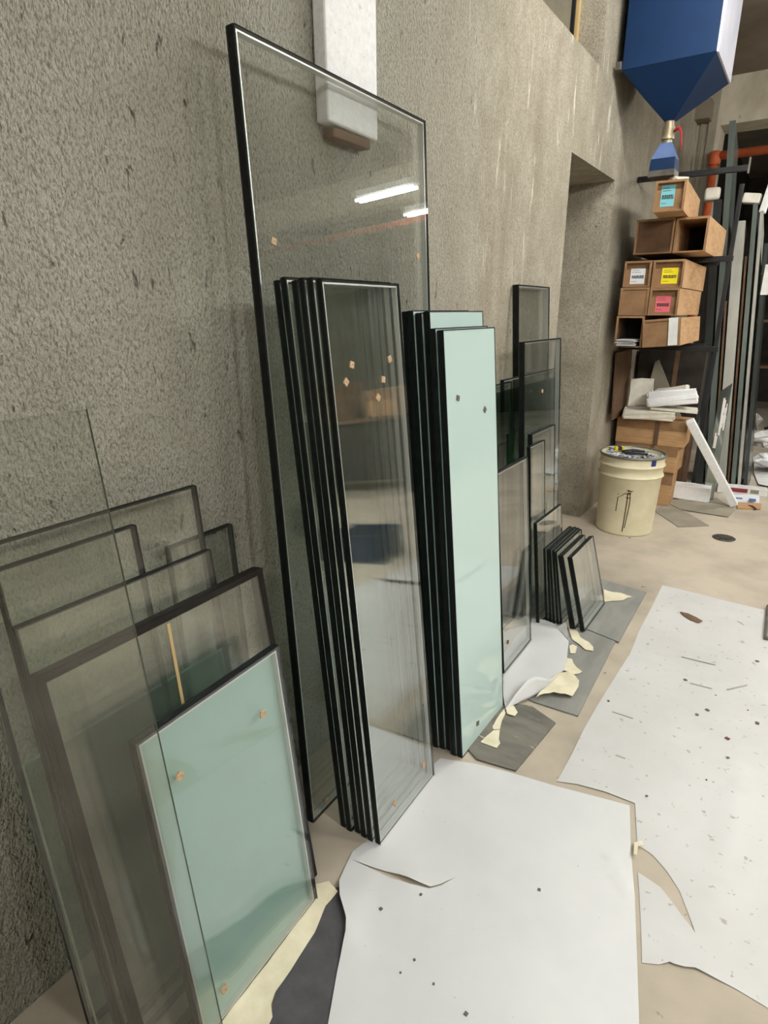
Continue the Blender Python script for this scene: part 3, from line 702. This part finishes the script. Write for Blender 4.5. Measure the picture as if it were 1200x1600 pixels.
# ================================================================ FOAM STRIP ON THE WALL
a0, a1, b0, b1 = wl((500, -60), .045), wl((582, -60), .045), wl((513, 188), .045), wl((591, 208), .045)
tt = thing('foam_strip', 'white polystyrene strip fixed to the wall above the tallest pane', 'foam', (.0, b0.y, b0.z))
mb = MB(); top = 2.75
vs = []
for x in (.004, .045):
    vs += [(x, b0.y, b0.z), (x, b1.y, b0.z-.004), (x, b1.y-.012, top), (x, b0.y-.01, top)]
mb.add(vs, [(0, 3, 2, 1), (4, 5, 6, 7), (0, 1, 5, 4), (1, 2, 6, 5), (2, 3, 7, 6), (3, 0, 4, 7)])
o = mb.build('foam_body', 'foam', tt, org=(.0, b0.y, b0.z), bevel=.008, seg=3)
MB().box(.002, .038, b0.y+.03, b1.y-.03, b0.z-.03, b0.z-.005).build('wooden_cleat', 'wood_b', tt, org=(.0, b0.y, b0.z), bevel=.004)

# ================================================================ DRUM
dc = (.325, 4.27)
tt = thing('metal_drum', 'cream painted metal drum with two raised hoops and rusty drips beside the niche', 'drum', (dc[0], dc[1], 0))
rb, rt, H = .182, .206, .55
rr = lambda z: rb+(rt-rb)*(z/H)
prof = [(0.0, .004), (rb-.012, .004), (rb-.004, 0), (rb+.003, .004), (rb+.004, .018), (rr(.025), .026)]
for zc in (.405, .475):
    prof += [(rr(zc-.016), zc-.016), (rr(zc-.006)+.008, zc-.006), (rr(zc)+.011, zc), (rr(zc+.006)+.008, zc+.006), (rr(zc+.016), zc+.016)]
prof += [(rr(.535), .535)]
inner = [(rr(.535)-.005, .535), (rr(.5)-.005, .5), (0, .5)]
MB().lathe(prof, 56).lathe(inner, 56).build('drum_body', 'drum', tt, smooth=True, sharp=50)
MB().lathe([(rr(.535)-.004, .53), (rr(.54)+.006, .531), (rr(.545)+.008, .538), (rr(.55)+.005, .545), (rr(.545)-.002, .546), (rr(.54)-.006, .538)], 56).build('drum_rim', 'drum_rim', tt, smooth=True)
va = math.atan2(CO.y-dc[1], CO.x-dc[0])
def drip(mb, pts, w):
    for k in range(len(pts)-1):
        q = []
        for (a, z) in (pts[k], pts[k+1]):
            for s in (-1, 1):
                an = va+a+s*w/2; r_ = rr(z)+.0012; q.append((r_*math.cos(an), r_*math.sin(an), z))
        mb.add(q, [(0, 1, 3, 2)])
mb = MB()
drip(mb, [(.0, .328), (.06, .316), (.14, .324)], .10); drip(mb, [(-.05, .30), (-.02, .296), (.03, .298), (.06, .31)], .12)
drip(mb, [(-.3, .27), (-.18, .285), (-.08, .305), (-.02, .31)], .03); drip(mb, [(-.3, .27), (-.31, .23), (-.325, .17)], .03)
drip(mb, [(0, .30), (.01, .26), (.0, .2), (-.01, .12), (-.03, .03)], .035); drip(mb, [(.08, .3), (.1, .26), (.09, .2), (.06, .13), (.03, .06)], .03)
drip(mb, [(-.02, .278), (.03, .27), (.08, .275)], .09)
mb.build('rust_drips', 'rust', tt)
mb = MB()
for k in range(6):
    a = .62+.03*k; a2 = a+.03; q = []
    for an in (a, a2):
        for z in (.49, .53): r_ = rr(z)+.0015; q.append((r_*math.cos(va+an), r_*math.sin(va+an), z))
    mb.add(q, [(0, 2, 3, 1)])
mb.build('blue_tape_patch', 'blue_tape', tt)
# scrap filling
rnd = random.Random(11); mb = MB()
for k in range(260):
    r_, a = .19*math.sqrt(rnd.random()), rnd.uniform(0, 6.283); l_ = rnd.uniform(.02, .06); an = rnd.uniform(0, 6.28); x, y = r_*math.cos(a), r_*math.sin(a)
    if math.hypot(x+l_*math.cos(an), y+l_*math.sin(an)) > .192: continue
    z = .512+rnd.uniform(0, .02)
    mb.bar((x, y, z), (x+l_*math.cos(an), y+l_*math.sin(an), z+rnd.uniform(-.008, .012)), rnd.uniform(.006, .018), .004, 1 if rnd.random() < .28 else 0)
o = mb.build('metal_scrap_bits', ['scrap', 'scrap_d']); o.location = (dc[0], dc[1], 0); o['kind'] = 'stuff'; tag(o, 'heap of silvery scrap strips filling the cream drum', 'scrap')
tt = thing('tape_measure', 'yellow tape measure lying on the scrap in the drum', 'tool', (dc[0]-.1, dc[1]+.05, .531)); tt.rotation_euler = (0, 0, .5)
MB().box(-.035, .03, -.02, .02, 0, .03).build('case', 'yellow', tt, bevel=.008); MB().box(-.015, .012, -.022, .022, .006, .031).build('grip', 'scrap_d', tt, bevel=.003)
for k, (x, y, r_, lb) in enumerate([(.0, .02, .7, 'dark handled pliers lying across the scrap in the drum'), (.03, -.03, .25, 'dark plastic offcut bar on top of the scrap in the drum')]):
    mb = MB(); mb.tube([(-.07, 0, .008), (0, .008, .012), (.07, 0, .01)], [.009, .011, .008], 8)
    if k == 0: mb.tube([(-.07, .03, .008), (0, .0, .02), (.07, -.02, .014)], [.008, .01, .006], 8)
    o = mb.build('hand_tool', 'scrap_d', smooth=True); o.location = (dc[0]+x, dc[1]+y, .532); o.rotation_euler = (0, 0, r_); tag(o, lb, 'tool')

# ================================================================ BLUE HOPPER
hx0, hx1, hy0, hy1, hz = .05, .525, 4.05, 4.62, 2.725
ax, ay, az = .285, 4.31, 2.50
tt = thing('blue_hopper', 'blue metal dust hopper hanging under the ceiling by the far wall end', 'hopper', (ax, ay, 2.2)); org = (ax, ay, 2.2)
MB().box(hx0, hx1-.004, hy0, hy1, hz, ZC).build('hopper_body', 'blue', tt, org=org, bevel=.004)
MB().box(hx1-.004, hx1+.008, hy0+.004, hy1, hz-.002, ZC).build('painted_lit_side', 'hopper_lit', tt, org=org, bevel=.002)  # pale skin puts the lamp-lit look into the side's colour
s_ = .028
mb = MB(); mb.add([(hx0, hy0, hz), (hx1, hy0, hz), (hx1, hy1, hz), (hx0, hy1, hz), (ax-s_, ay-s_, az), (ax+s_, ay-s_, az), (ax+s_, ay+s_, az), (ax-s_, ay+s_, az)],
                  [(0, 1, 5, 4)[::-1], (1, 2, 6, 5)[::-1], (2, 3, 7, 6)[::-1], (3, 0, 4, 7)[::-1], (4, 5, 6, 7)[::-1], (0, 1, 2, 3)]); mb.build('hopper_cone', 'blue', tt, org=org)
MB().box(hx0-.03, hx0, hy0-.02, hy0+.03, hz+.0, hz+.04).build('hinge', 'steel', tt, org=org, bevel=.004)
MB().lathe([(.026, az+.005), (.027, az-.03), (.033, az-.032), (.034, az-.075), (.036, az-.078), (.036, az-.095), (.026, az-.097), (.025, az-.12)], 24, c=(ax, ay)).build('neck_valve', 'brass', tt, org=org, smooth=True, sharp=40)
zt, zb = az-.115, 2.225
def frus(mb, hw0, z0, hw1, z1):
    mb.add([(ax-hw0, ay-hw0, z0), (ax+hw0, ay-hw0, z0), (ax+hw0, ay+hw0, z0), (ax-hw0, ay+hw0, z0), (ax-hw1, ay-hw1, z1), (ax+hw1, ay-hw1, z1), (ax+hw1, ay+hw1, z1), (ax-hw1, ay+hw1, z1)], BF)
mb = MB(); frus(mb, .066, zb+.075, .03, zt); mb.build('funnel_top', 'blue_l', tt, org=org)
mb = MB(); frus(mb, .07, zb+.012, .066, zb+.075); mb.build('funnel_base', 'blue', tt, org=org)
mb = MB(); frus(mb, .072, zb-.02, .072, zb+.012); mb.build('funnel_foot', 'steel', tt, org=org)
MB().tube([(ax+.034, ay-.02, az-.06), (ax+.06, ay-.03, az-.045), (ax+.075, ay-.03, az-.07), (ax+.085, ay-.03, az-.14), (ax+.08, ay-.03, az-.17)], [.008, .010, .005, .003, .002], 8).build('red_ribbon', 'red', tt, org=org, smooth=True)
ba, bb = yp((1080, 188), YF-.2), yp((1113, 152), YF-.2)
tag(MB().box(ba.x, bb.x, YF-.2, YF, ba.z, bb.z).build('concrete_bracket', 'ceiling', bevel=.005), 'dark concrete bracket block behind the blue hopper', 'bracket')
bo = bpy.data.objects['concrete_bracket']

# ================================================================ BOX RACK
XA, XB = .06, .60
rk = thing('steel_rack', 'black steel rack with arms carrying long cardboard boxes', 'rack', (XA, 4.5, 0)); org = (XA, 4.5, 0)
MB().box(XB-.015, XB+.015, 5.375, 5.4, 0, 2.3).build('upright_post', 'black_steel', rk, org=org, bevel=.003)
for y, xe in ((4.9, XB+.07), (5.3, XB-.06)):
    for z in (1.212, 1.797, 2.33):
        if z > 2 and y > 5: continue
        MB().box(.004, xe, y-.015, y+.015, z-.035, z).build('arm', 'black_steel', rk, org=org, bevel=.003)
MB().box(XB+.07, XB+.078, 4.882, 4.918, 2.28, 2.37).build('arm_end_plate', 'steel', rk, org=org)
def carton(label, P, w, d, h, rot=(0, 0, 0), open_=.03, mat='card', lab=None, labs=None, rim=.012, group='long cardboard boxes on the rack', dark=False, flap=None):
    """long box, near end towards the camera: end panel recessed behind the rim"""
    t = thing('cardboard_box', label, 'box', P, group); t.rotation_euler = rot
    mb = MB(); r = rim*.4
    mb.box(0, r, 0, d, 0, h).box(w-r, w, 0, d, 0, h).box(r, w-r, 0, d, 0, r).box(r, w-r, 0, d, h-r, h).box(r, w-r, d-.004, d, r, h-r)
    mb.build('box_body', mat, t)
    MB().box(r, w-r, open_, open_+.004, r, h-r).build('end_panel', 'junk_and_shade' if dark else ('card_in' if mat == 'card' else mat), t)  # in open boxes a dark panel stands in for the shaded interior
    mb = MB(); mb.box(-.001, w+.001, -.003, 0, h-rim, h+.001).box(-.001, rim, -.003, 0, 0, h-rim).box(w-rim, w+.001, -.003, 0, 0, h-rim).box(rim, w-rim, -.003, 0, 0, rim*.7)
    mb.build('end_rim', 'card_in', t)
    if lab:
        x0, x1, z0, z1 = labs
        l = MB().box(x0, x1, open_-.0022, open_-.0002, z0, z1).build('paper_label', lab, t)
        mb = MB(); rn = random.Random(len(label))
        for z, k in ((.86, .5), (.74, .6), (.5, .9), (.4, .85), (.16, .35)):
            hh = (.03 if k < .85 else .09)*(z1-z0); x = x0+(x1-x0)*.1
            xe = x0+(x1-x0)*min(.92, .1+k)
            while x < xe:
                dx = rn.uniform(.04, .12)*(x1-x0); mb.box(x, min(x+dx, xe), open_-.0028, open_-.0022, z0+(z1-z0)*z-hh/2, z0+(z1-z0)*z+hh/2); x += dx+.025*(x1-x0)
        mb.build('label_print', 'ink', l)
    if flap: MB().add(*flap).build('torn_flap', 'card', t)
    return t
Yb = 4.42; Ld = .93
def xz(p, y=Yb): q = yp(p, y); return q.x, q.z
z1 = 1.217
# bottom arm level: open box with papers, torn box
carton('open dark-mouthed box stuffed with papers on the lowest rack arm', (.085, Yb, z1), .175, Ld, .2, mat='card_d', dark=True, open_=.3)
carton('torn cardboard box with white tape on the lowest rack arm', (.275, Yb-.03, z1+.002), .225, Ld-.1, .172, rot=(0, R(-5), 0), open_=.004)
t_ = MB().box(0, .05, -.004, 0, .0, .17).box(.05, .055, -.004, .1, .0, .17).build('packing_tape', 'film'); t_.parent = bpy.data.objects['cardboard_box.001']; t_.location = (.155, -.0035, .004)
rnd = random.Random(5)
for k in range(5):
    o = MB().box(0, .12, 0, .28, 0, .004).build('paper_sheaf', 'film' if k % 2 else 'lab_w'); o.location = (.10+.01*rnd.random(), Yb-.05+.02*rnd.random(), z1+.012+.0085*k); o.rotation_euler = (0, 0, rnd.uniform(-.12, .12))
    tag(o, 'loose paper sheaf sticking out of the dark-mouthed box', 'paper', 'papers in the dark-mouthed box')
z2 = z1+.205
carton('plain closed box with torn lid below the white-labelled box', (.09, Yb, z2), .178, Ld, .172, open_=.003)
carton('box with pink label under the yellow-labelled box', (.275, Yb, z2), .175, Ld, .165, lab='lab_p', labs=(.035, .125, .02, .12))
z3 = z2+.176
carton('box with white label on top of the plain closed box', (.098, Yb, z3), .165, Ld, .158, lab='lab_w', labs=(.035, .125, .02, .115))
carton('box with yellow label on top of the pink-labelled box', (.275, Yb, z3-.009), .183, Ld, .166, lab='lab_y', labs=(.05, .145, .025, .12))
z4 = 1.798
carton('dark brown box beside the open-mouthed box on the middle arm', (.13, Yb+.05, z4), .23, Ld-.05, .205, mat='card_d', open_=.003)
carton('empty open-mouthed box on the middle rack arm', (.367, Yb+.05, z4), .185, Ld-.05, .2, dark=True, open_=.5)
carton('tilted box with teal label topmost on the rack', (.275, 4.2, z4+.208), .165, Ld-.1, .165, rot=(R(0), R(0), R(3)), lab='lab_t', labs=(.03, .105, .03, .145))
# crumpled paper and cream foam on top of the boxes
def blob(name, mat, c, sx, sy, sz, seed, amp=.25, sub=2):
    bm = bmesh.new(); bmesh.ops.create_icosphere(bm, subdivisions=sub, radius=1); rn = random.Random(seed)
    for v in bm.verts:
        k = 1+rn.uniform(-amp, amp); v.co = Vector((v.co.x*sx*k, v.co.y*sy*k, max(v.co.z*k, -.75)*sz))
    me = bpy.data.meshes.new(name); bm.to_mesh(me); bm.free(); me.materials.append(M[mat]); o = link(name, me); o.location = c; return o
tag(blob('crumpled_paper', 'foam_d', (.37, 4.34, z4+.392), .05, .07, .02, 3), 'crumpled pale paper on the tilted teal-labelled box', 'paper')

# ================================================================ CARTONS AND FOAM BEHIND THE DRUM
def carton2(label, P, w, d, h, rz=0, mat='card', flap=True):
    t = thing('cardboard_carton', label, 'box', P, 'cartons behind the drum'); t.rotation_euler = (0, 0, rz)
    MB().box(0, w, 0, d, 0, h).build('carton_body', mat, t, bevel=.004)
    MB().box(.0, w, -.003, .0, h*.62, h).build('lid_flap', 'card_in' if mat == 'card' else mat, t); MB().box(w*.55, w*.62, -.0045, -.003, 0, h).build('seam_tape', 'wood_b', t)
    return t
carton2('lowest cardboard carton on the floor behind the cream drum', (.07, 4.95, 0), .43, .26, .27, .03)
carton2('middle cardboard carton of the pile behind the cream drum', (.07, 4.95, .272), .44, .27, .2, -.03)
carton2('upper cardboard carton carrying the foam pieces behind the drum', (.05, 4.93, .474), .50, .28, .19, .03)
def slab(name, label, verts, mat='foam_d', th=None, group='polystyrene pieces on the cartons', seed=0, bev=.012, cat='foam'):
    pass
def fbox(label, P, size, rot, mat='foam_d', seed=0, bev=.012, group='polystyrene pieces on the cartons', chip=.006):
    o = MB().box(-size[0]/2, size[0]/2, -size[1]/2, size[1]/2, 0, size[2]).build('foam_piece', mat, bevel=bev, seg=2); roughen(o, chip, 1, seed)
    o.location = P; o.rotation_euler = rot; return tag(o, label, 'foam', group)
ZT = .672
def at_y(p, y): q = yp(p, y); return (q.x, q.y, max(q.z, ZT))
fbox('flat broken polystyrene slab at the front of the carton pile', (.262, 4.99, ZT+.004), (.36, .28, .062), (0, 0, R(9)), seed=1)
fbox('upright polystyrene board standing on the flat broken slab', (.165, 5.07, ZT+.068), (.17, .045, .21), (R(-6), 0, R(18)), seed=2)
fbox('thin polystyrene sheet under the whitest block', (.43, 5.0, ZT+.069), (.32, .2, .02), (0, R(2), R(8)), seed=3, bev=.004, chip=.002)
fbox('whitest polystyrene block lying across the foam pile', (.41, 4.98, ZT+.13), (.34, .2, .065), (R(8), R(-7), R(12)), mat='foam', seed=4, bev=.015)
fbox('angled grey polystyrene block behind the whitest block', (.38, 5.165, ZT+.13), (.24, .1, .085), (R(6), R(-12), R(-6)), seed=5)
# leaning boards behind
def lean_board(label, pts, mat, th=.012, cat='board'):
    mb = MB(); v = [Vector(p) for p in pts]; nrm = (v[1]-v[0]).cross(v[2]-v[0]).normalized()*th; n = len(v)
    mb.add(v+[p+nrm for p in v], [tuple(range(n)), tuple(reversed(range(n, 2*n)))]+[(i, n+i, n+(i+1) % n, (i+1) % n) for i in range(n)])
    return tag(mb.build('leaning_board', mat), label, cat)
lean_board('brown board standing on the cartons flat against the wall under the rack', [(.045, 4.74, .668), (.045, 5.22, .668), (.022, 5.22, 1.16), (.022, 4.74, 1.16)], 'wood_b')
def px3(p, y): return yp(p, y)
lean_board('grey triangular board behind the foam pieces', [(.10, 5.50, .5515), (.46, 5.50, .5515), yp((1030, 562), 5.50), yp((1024, 565), 5.50)], 'board_g')
# support crate for the board
carton2('dark carton under the rack behind the foam pieces', (.03, 5.43, 0), .48, .3, .55, 0, 'card_d')
carton2('added black-brown carton darkening the space under the rack', (.03, 5.53, .552), .5, .2, .6, 0, 'junk_and_shade')  # added carton, blocks the lit pier so the space reads dark
# leaning foam bar, block, floor sheets
b0 = fl((1146, 793)); b0.z = .0; tp = yp((1069, 657), 4.92)+Vector((.045, -.05, .01))
mb = MB(); mb.bar(b0+Vector((0, 0, .026)), tp, .055, .05, up=(0, 1, 0)); o = mb.build('foam_bar', 'foam', bevel=.004); tag(o, 'long white polystyrene bar leaning on the cartons by the foam block', 'foam')
q = flatpx([(1040, 785), (1106, 784), (1112, 770), (1050, 752)])
c0 = fl((1074, 784)); o = MB().box(-.15, .15, 0, .11, 0, .12).build('foam_block', 'foam', bevel=.012); roughen(o, .003, 1, 9); o.location = (c0.x, c0.y+.01, .009); o.rotation_euler = (0, 0, R(4)); tag(o, 'white polystyrene block on the floor beside the leaning foam bar', 'foam')
board([(1020, 797), (1048, 786), (1108, 822), (1060, 824)], 'grey cardboard offcut on the floor with a clipped corner beside the drum', 'board_g', .001, .004, 'cardboard_offcut')
board([(1036, 782), (1120, 778), (1148, 797), (1138, 808), (1062, 796)], 'long grey cardboard offcut under the foam block and bar', 'board_g', .0055, .003, 'cardboard_offcut')
# drain
p = fl((1131, 841)); tt = thing('floor_drain', 'round dark iron drain grate set in the floor', 'drain', (p.x, p.y, .001))
MB().lathe([(0, 0), (.065, 0), (.07, .003), (.065, .006), (.056, .006), (.055, .003), (0, .003)], 32).build('drain_ring', 'drain', tt, smooth=True, sharp=30)
for k in range(5): MB().box(-.05+.004*abs(k-2)**2, .05-.004*abs(k-2)**2, -.036+.018*k-.003, -.036+.018*k+.003, .003, .007).build('grate_bar', 'steel', tt)

# ================================================================ GLASS AND MIRROR STRIPS STANDING BY THE RACK
TOPS = {}
def strip(label, pl, y, d, ztop, mat, th=.03, lean=R(5), z0=0.0, slope=0.0):
    """pl: photo x of left & right silhouettes at mid height -> X range on plane Y=y"""
    mb = MB(); s = math.tan(lean); x0, x1 = pl[0]+s*.85, pl[1]+s*.85
    TOPS[label] = ((x0+x1)/2-s*(ztop-z0), y, ztop)
    v = []
    for zz, off in ((z0, 0), (ztop, -s*(ztop-z0))):
        v += [(x0+off, y, zz), (x1+off, y, zz), (x1+off, y+d, zz), (x0+off, y+d, zz)]
    v[6] = (v[6][0], v[6][1], v[6][2]-slope); v[7] = (v[7][0], v[7][1], v[7][2]-slope)
    o = mb.add(v, BF).build('glass_strip', mat); return tag(o, label, 'glass strip', 'glass strips standing by the rack')
def X_at(px, y=5.35): return yp((px, 600), y).x
def Z_at(px, py, y=5.35): return yp((px, py), y).z
S = [((1097, 1109), 312, 5.82, .42, 'strip_d', 'dark glass strip next to the rack upright'),
     ((1112, 1121), 190, 5.8, .42, 'strip_g', 'tallest grey-green glass strip reaching the orange pipe'),
     ((1124, 1127), 470, 5.78, .42, 'wood_b', 'narrow brown strip between the grey glass strips'),
     ((1130, 1146), 345, 5.78, .42, 'strip_l', 'pale mirror strip with a white frosted patch on its face'),
     ((1149, 1152), 400, 5.78, .42, 'card_d', 'thin brown edged strip behind the pale mirror strip'),
     ((1155, 1162), 318, 5.78, .42, 'strip_g', 'grey glass strip standing beyond the pale mirror strip'),
     ((1166, 1171), 330, 5.78, .42, 'strip_l', 'light grey glass strip with white foam cap'),
     ((1176, 1182), 380, 5.78, .42, 'strip_d', 'dark glass strip farthest from the rack')]
for (xa, xb), ytop, y, d, mt, lb in S:
    o = strip(lb, (X_at(xa, y), X_at(xb, y)), y, d, Z_at((xa+xb)/2+18, ytop, y), mt, slope=.12)
    if lb.startswith('grey glass'): bps = {'grey': o}
# white frosted patch strip in front (lower pale mirror)
y_ = 5.3; x0, x1 = X_at(1129, y_), X_at(1146, y_)
tt = thing('mirror_panel', 'short mirror panel with scraped white coating in front of the strips', 'mirror', (x0, y_, 0))
MB().add([(0, 0, 0), (x1-x0, .0, 0), (x1-x0, .02, 0), (0, .02, 0), (-.01, .02, .86), (x1-x0-.01, .02, .93), (x1-x0-.01, .04, .93), (-.01, .04, .86)], BF).build('mirror_face', 'mirror', tt)
rnd = random.Random(2); mb = MB()
for k in range(9):
    a = rnd.uniform(.004, x1-x0-.02); zz = rnd.uniform(.42, .7); mb.box(a, a+rnd.uniform(.006, .018), -.002+.0165*zz, .004+.0175*zz, zz, zz+rnd.uniform(.08, .2))
mb.build('white_coating', 'film', tt)
# foam caps on the strips
tx = TOPS['dark glass strip next to the rack upright']
o = MB().box(-.10, .012, -.02, .14, .001, .09).build('foam_wedge', 'foam_d', bevel=.025, seg=3); o.location = tx; o.rotation_euler = (0, 0, R(8)); tag(o, 'cream foam cuff on top of the dark strip beside the teal-labelled box', 'foam')
tx = TOPS['grey glass strip standing beyond the pale mirror strip']; tx2 = TOPS['light grey glass strip with white foam cap']
o = MB().box(-.10, .02, .0, .1, .001, .07).build('foam_wedge', 'foam_d', bevel=.012); o.location = tx; o.rotation_euler = (0, R(8), 0); tag(o, 'cream foam block lying on top of the grey glass strip', 'foam')
o = MB().box(-.022, .022, .0, .08, .0, .2).build('foam_wedge', 'foam', bevel=.006); o.location = (tx2[0], tx2[1], tx2[2]-.01); o.rotation_euler = (0, R(9), 0); tag(o, 'bright white foam slip stuck upright on the light grey strip', 'foam')
o = MB().box(-.025, .025, -.006, .0, 0, .22).build('paper_flap', 'film', bps['grey']); o.location = (X_at(1158, 5.78)+.075-.03, 5.779, Z_at(1156, 455, 5.78)-.03); o['label'] = 'torn white paper'
# orange pipe
tt = thing('orange_pipe', 'orange painted pipe running up and across the dark opening', 'pipe', (.16, YF-.12, 0)); org = (.16, YF-.12, 0)
px_, pz_ = .2, yp((1165, 238), YF-.12).z
MB().tube([(px_, YF-.12, .0), (px_, YF-.12, pz_-.03)], .035, 14).build('riser', 'orange', tt, org=org, smooth=True)
MB().tube([(px_-.03, YF-.12, pz_), (6.0, YF-.12, pz_)], .035, 14).build('cross_run', 'orange', tt, org=org, smooth=True)
MB().lathe([(.042, pz_-.07), (.05, pz_-.06), (.05, pz_+.03), (.03, pz_+.04), (0, pz_+.04)], 14, c=(px_, YF-.12)).build('elbow', 'orange', tt, org=org, smooth=True)

# ================================================================ DEBRIS AT THE FAR RIGHT
def heap(label, P, sx, sy, sz, mat, seed, cat='debris', name='film_heap', group=None):
    o = blob(name, mat, P, sx, sy, sz, seed, .3, 3); return tag(o, label, cat, group)
p = fl((1185, 697)); heap('grey crumpled film heap at the mouth of the dark opening', (p.x+.14, p.y+.15, .07), .28, .25, .09, 'film', 1)
p = fl((1196, 742)); heap('bright white film bundle on the rumpled film sheet', (p.x+.12, p.y+.05, .125), .2, .17, .09, 'foam', 2)
def flatbox(label, px, z0, h, mats, pr=None):
    poly = [tuple(fl(q_, z0))[:2] for q_ in px]; t = thing('flattened_carton', label, 'box', (poly[0][0], poly[0][1], z0), 'flattened cartons on the floor'); org = (poly[0][0], poly[0][1], z0)
    MB().prism(poly, z0, z0+h).build('carton_body', mats[0], t, org=org)
    if pr:
        s = MB()
        for q_ in pr: s.prism([tuple(fl(a, z0+h))[:2] for a in q_], z0+h, z0+h+.0015)
        s.build('printed_band', mats[1], t, org=org)
a, b = fl((1120, 769)), fl((1198, 777)); ux = (b-a).normalized(); L2_ = (b-a).length
tt = thing('flattened_carton', 'low white carton with dull red band beside the foam bar', 'box', a, 'flattened cartons on the floor'); tt.rotation_euler = (0, 0, math.atan2(ux.y, ux.x))
MB().box(0, L2_, 0, .1, .001, .06).build('carton_body', 'film', tt, bevel=.004)
MB().box(.05, .05+.17, -.0015, .0, .018, .052).build('printed_band', 'red_print', tt); MB().box(.24, .30, -.0015, .0, .018, .05).build('printed_panel', 'board_g', tt)
flatbox('flattened white carton with faded blue print in front of the red-banded one', [(1134, 775), (1186, 778), (1186, 786), (1140, 784)], .001, .02, ('lab_w', 'blue_l'), [[(1142, 777), (1160, 778), (1160, 780), (1142, 779)], [(1170, 779), (1181, 780), (1181, 784), (1170, 783)]])
fs_ = flatpx([(1176, 716), (1215, 708), (1262, 716), (1275, 774), (1232, 770), (1207, 764), (1185, 760), (1178, 742)])
o = carpet('plastic_film_sheet', fs_, 'film', lambda x, y: .012+.014*(1+math.sin(17*x+9*y))*(1+math.cos(13*y-7*x))*.5, th=.001, step=.05, seed=31)
tag(o, 'rumpled white film sheet spread on the floor before the dark opening', 'plastic film')
flatbox('brown carton scrap at the foot of the foam bar', [(1152, 787), (1190, 789), (1188, 797), (1152, 796)], .001, .012, ('card', 'junk_and_shade'), [[(1168, 789), (1176, 790), (1184, 796), (1180, 796)]])
# dark store clutter
rnd = random.Random(4)
for k in range(6):
    x, y = .5+.62*(k % 3)+.1*rnd.random(), 8.6+.5*(k//3); s = .2+rnd.random()*.08
    o = blob('dark_bundle', 'junk_and_shade' if k % 3 else 'film', (x, y, .75*s*.6), s, s*.8, s*.6, 30+k, .25, 2); tag(o, 'dusty bundle of scrap in the dark store beyond the opening', 'bundle', 'scrap bundles in the dark store')
mb = MB(); a = fl((1190, 672)); mb.bar((a.x, a.y-.6, .02), yp((1170, 603), a.y-.7), .03, .02); mb.build('wooden_batten', 'board_g'); tag(bpy.data.objects['wooden_batten'], 'thin batten leaning in the dark store beyond the strips', 'batten')
# shelf bay in the dark store
tt = thing('store_shelf', 'dim shelf frame in the dark store beyond the opening', 'shelf', (1.2, 9.9, 0)); org = (1.2, 9.9, 0)
for x in (.4, 2.0): MB().box(x, x+.04, 9.9, 9.94, 0, 2.4).build('upright_post', 'black_steel', tt, org=org)
for z in (.7, 1.3, 1.9): MB().box(.4, 2.04, 9.9, 10.3, z, z+.03).build('shelf_board', 'wood_b', tt, org=org)

# ================================================================ SEEN MIRRORED IN THE PANES: the room side
tt = thing('blue_crate', 'dark blue plastic crate on the floor to the right of the paper runner', 'crate', (1.8, 3.38, 0)); 
MB().box(0, .42, 0, .3, 0, .02).build('crate_base', 'blue', tt)
for x0_, x1_, y0_, y1_ in ((0, .42, 0, .015), (0, .42, .285, .3), (0, .015, .015, .285), (.405, .42, .015, .285)): MB().box(x0_, x1_, y0_, y1_, .02, .21).build('crate_wall', 'blue', tt)
for y0_ in (-.008, .293): MB().box(-.008, .428, y0_, y0_+.015, .19, .215).build('crate_rim', 'blue', tt)
tt = thing('workbench', 'dark workbench standing at the right side of the far opening', 'workbench', (2.9, 5.75, 0))
MB().box(0, 1.5, 0, .6, .84, .88).build('bench_top', 'wood_b', tt, bevel=.004); MB().box(.04, 1.46, .05, .07, .15, .84).build('front_board', 'junk_and_shade', tt)
for x_ in (.02, 1.42):
    for y_ in (.02, .52): MB().box(x_, x_+.06, y_, y_+.06, 0, .84).build('leg', 'black_steel', tt)
carton2('brown carton on the dark workbench', (3.0, 5.85, .882), .4, .32, .3, .1); carton2('dark carton beside the brown one on the workbench', (3.55, 5.85, .882), .45, .35, .42, -.05, 'card_d')
tag(blob('crumpled_paper', 'film', (4.2, 6.0, .94), .12, .16, .07, 12), 'white crumpled paper at the end of the dark workbench', 'paper')
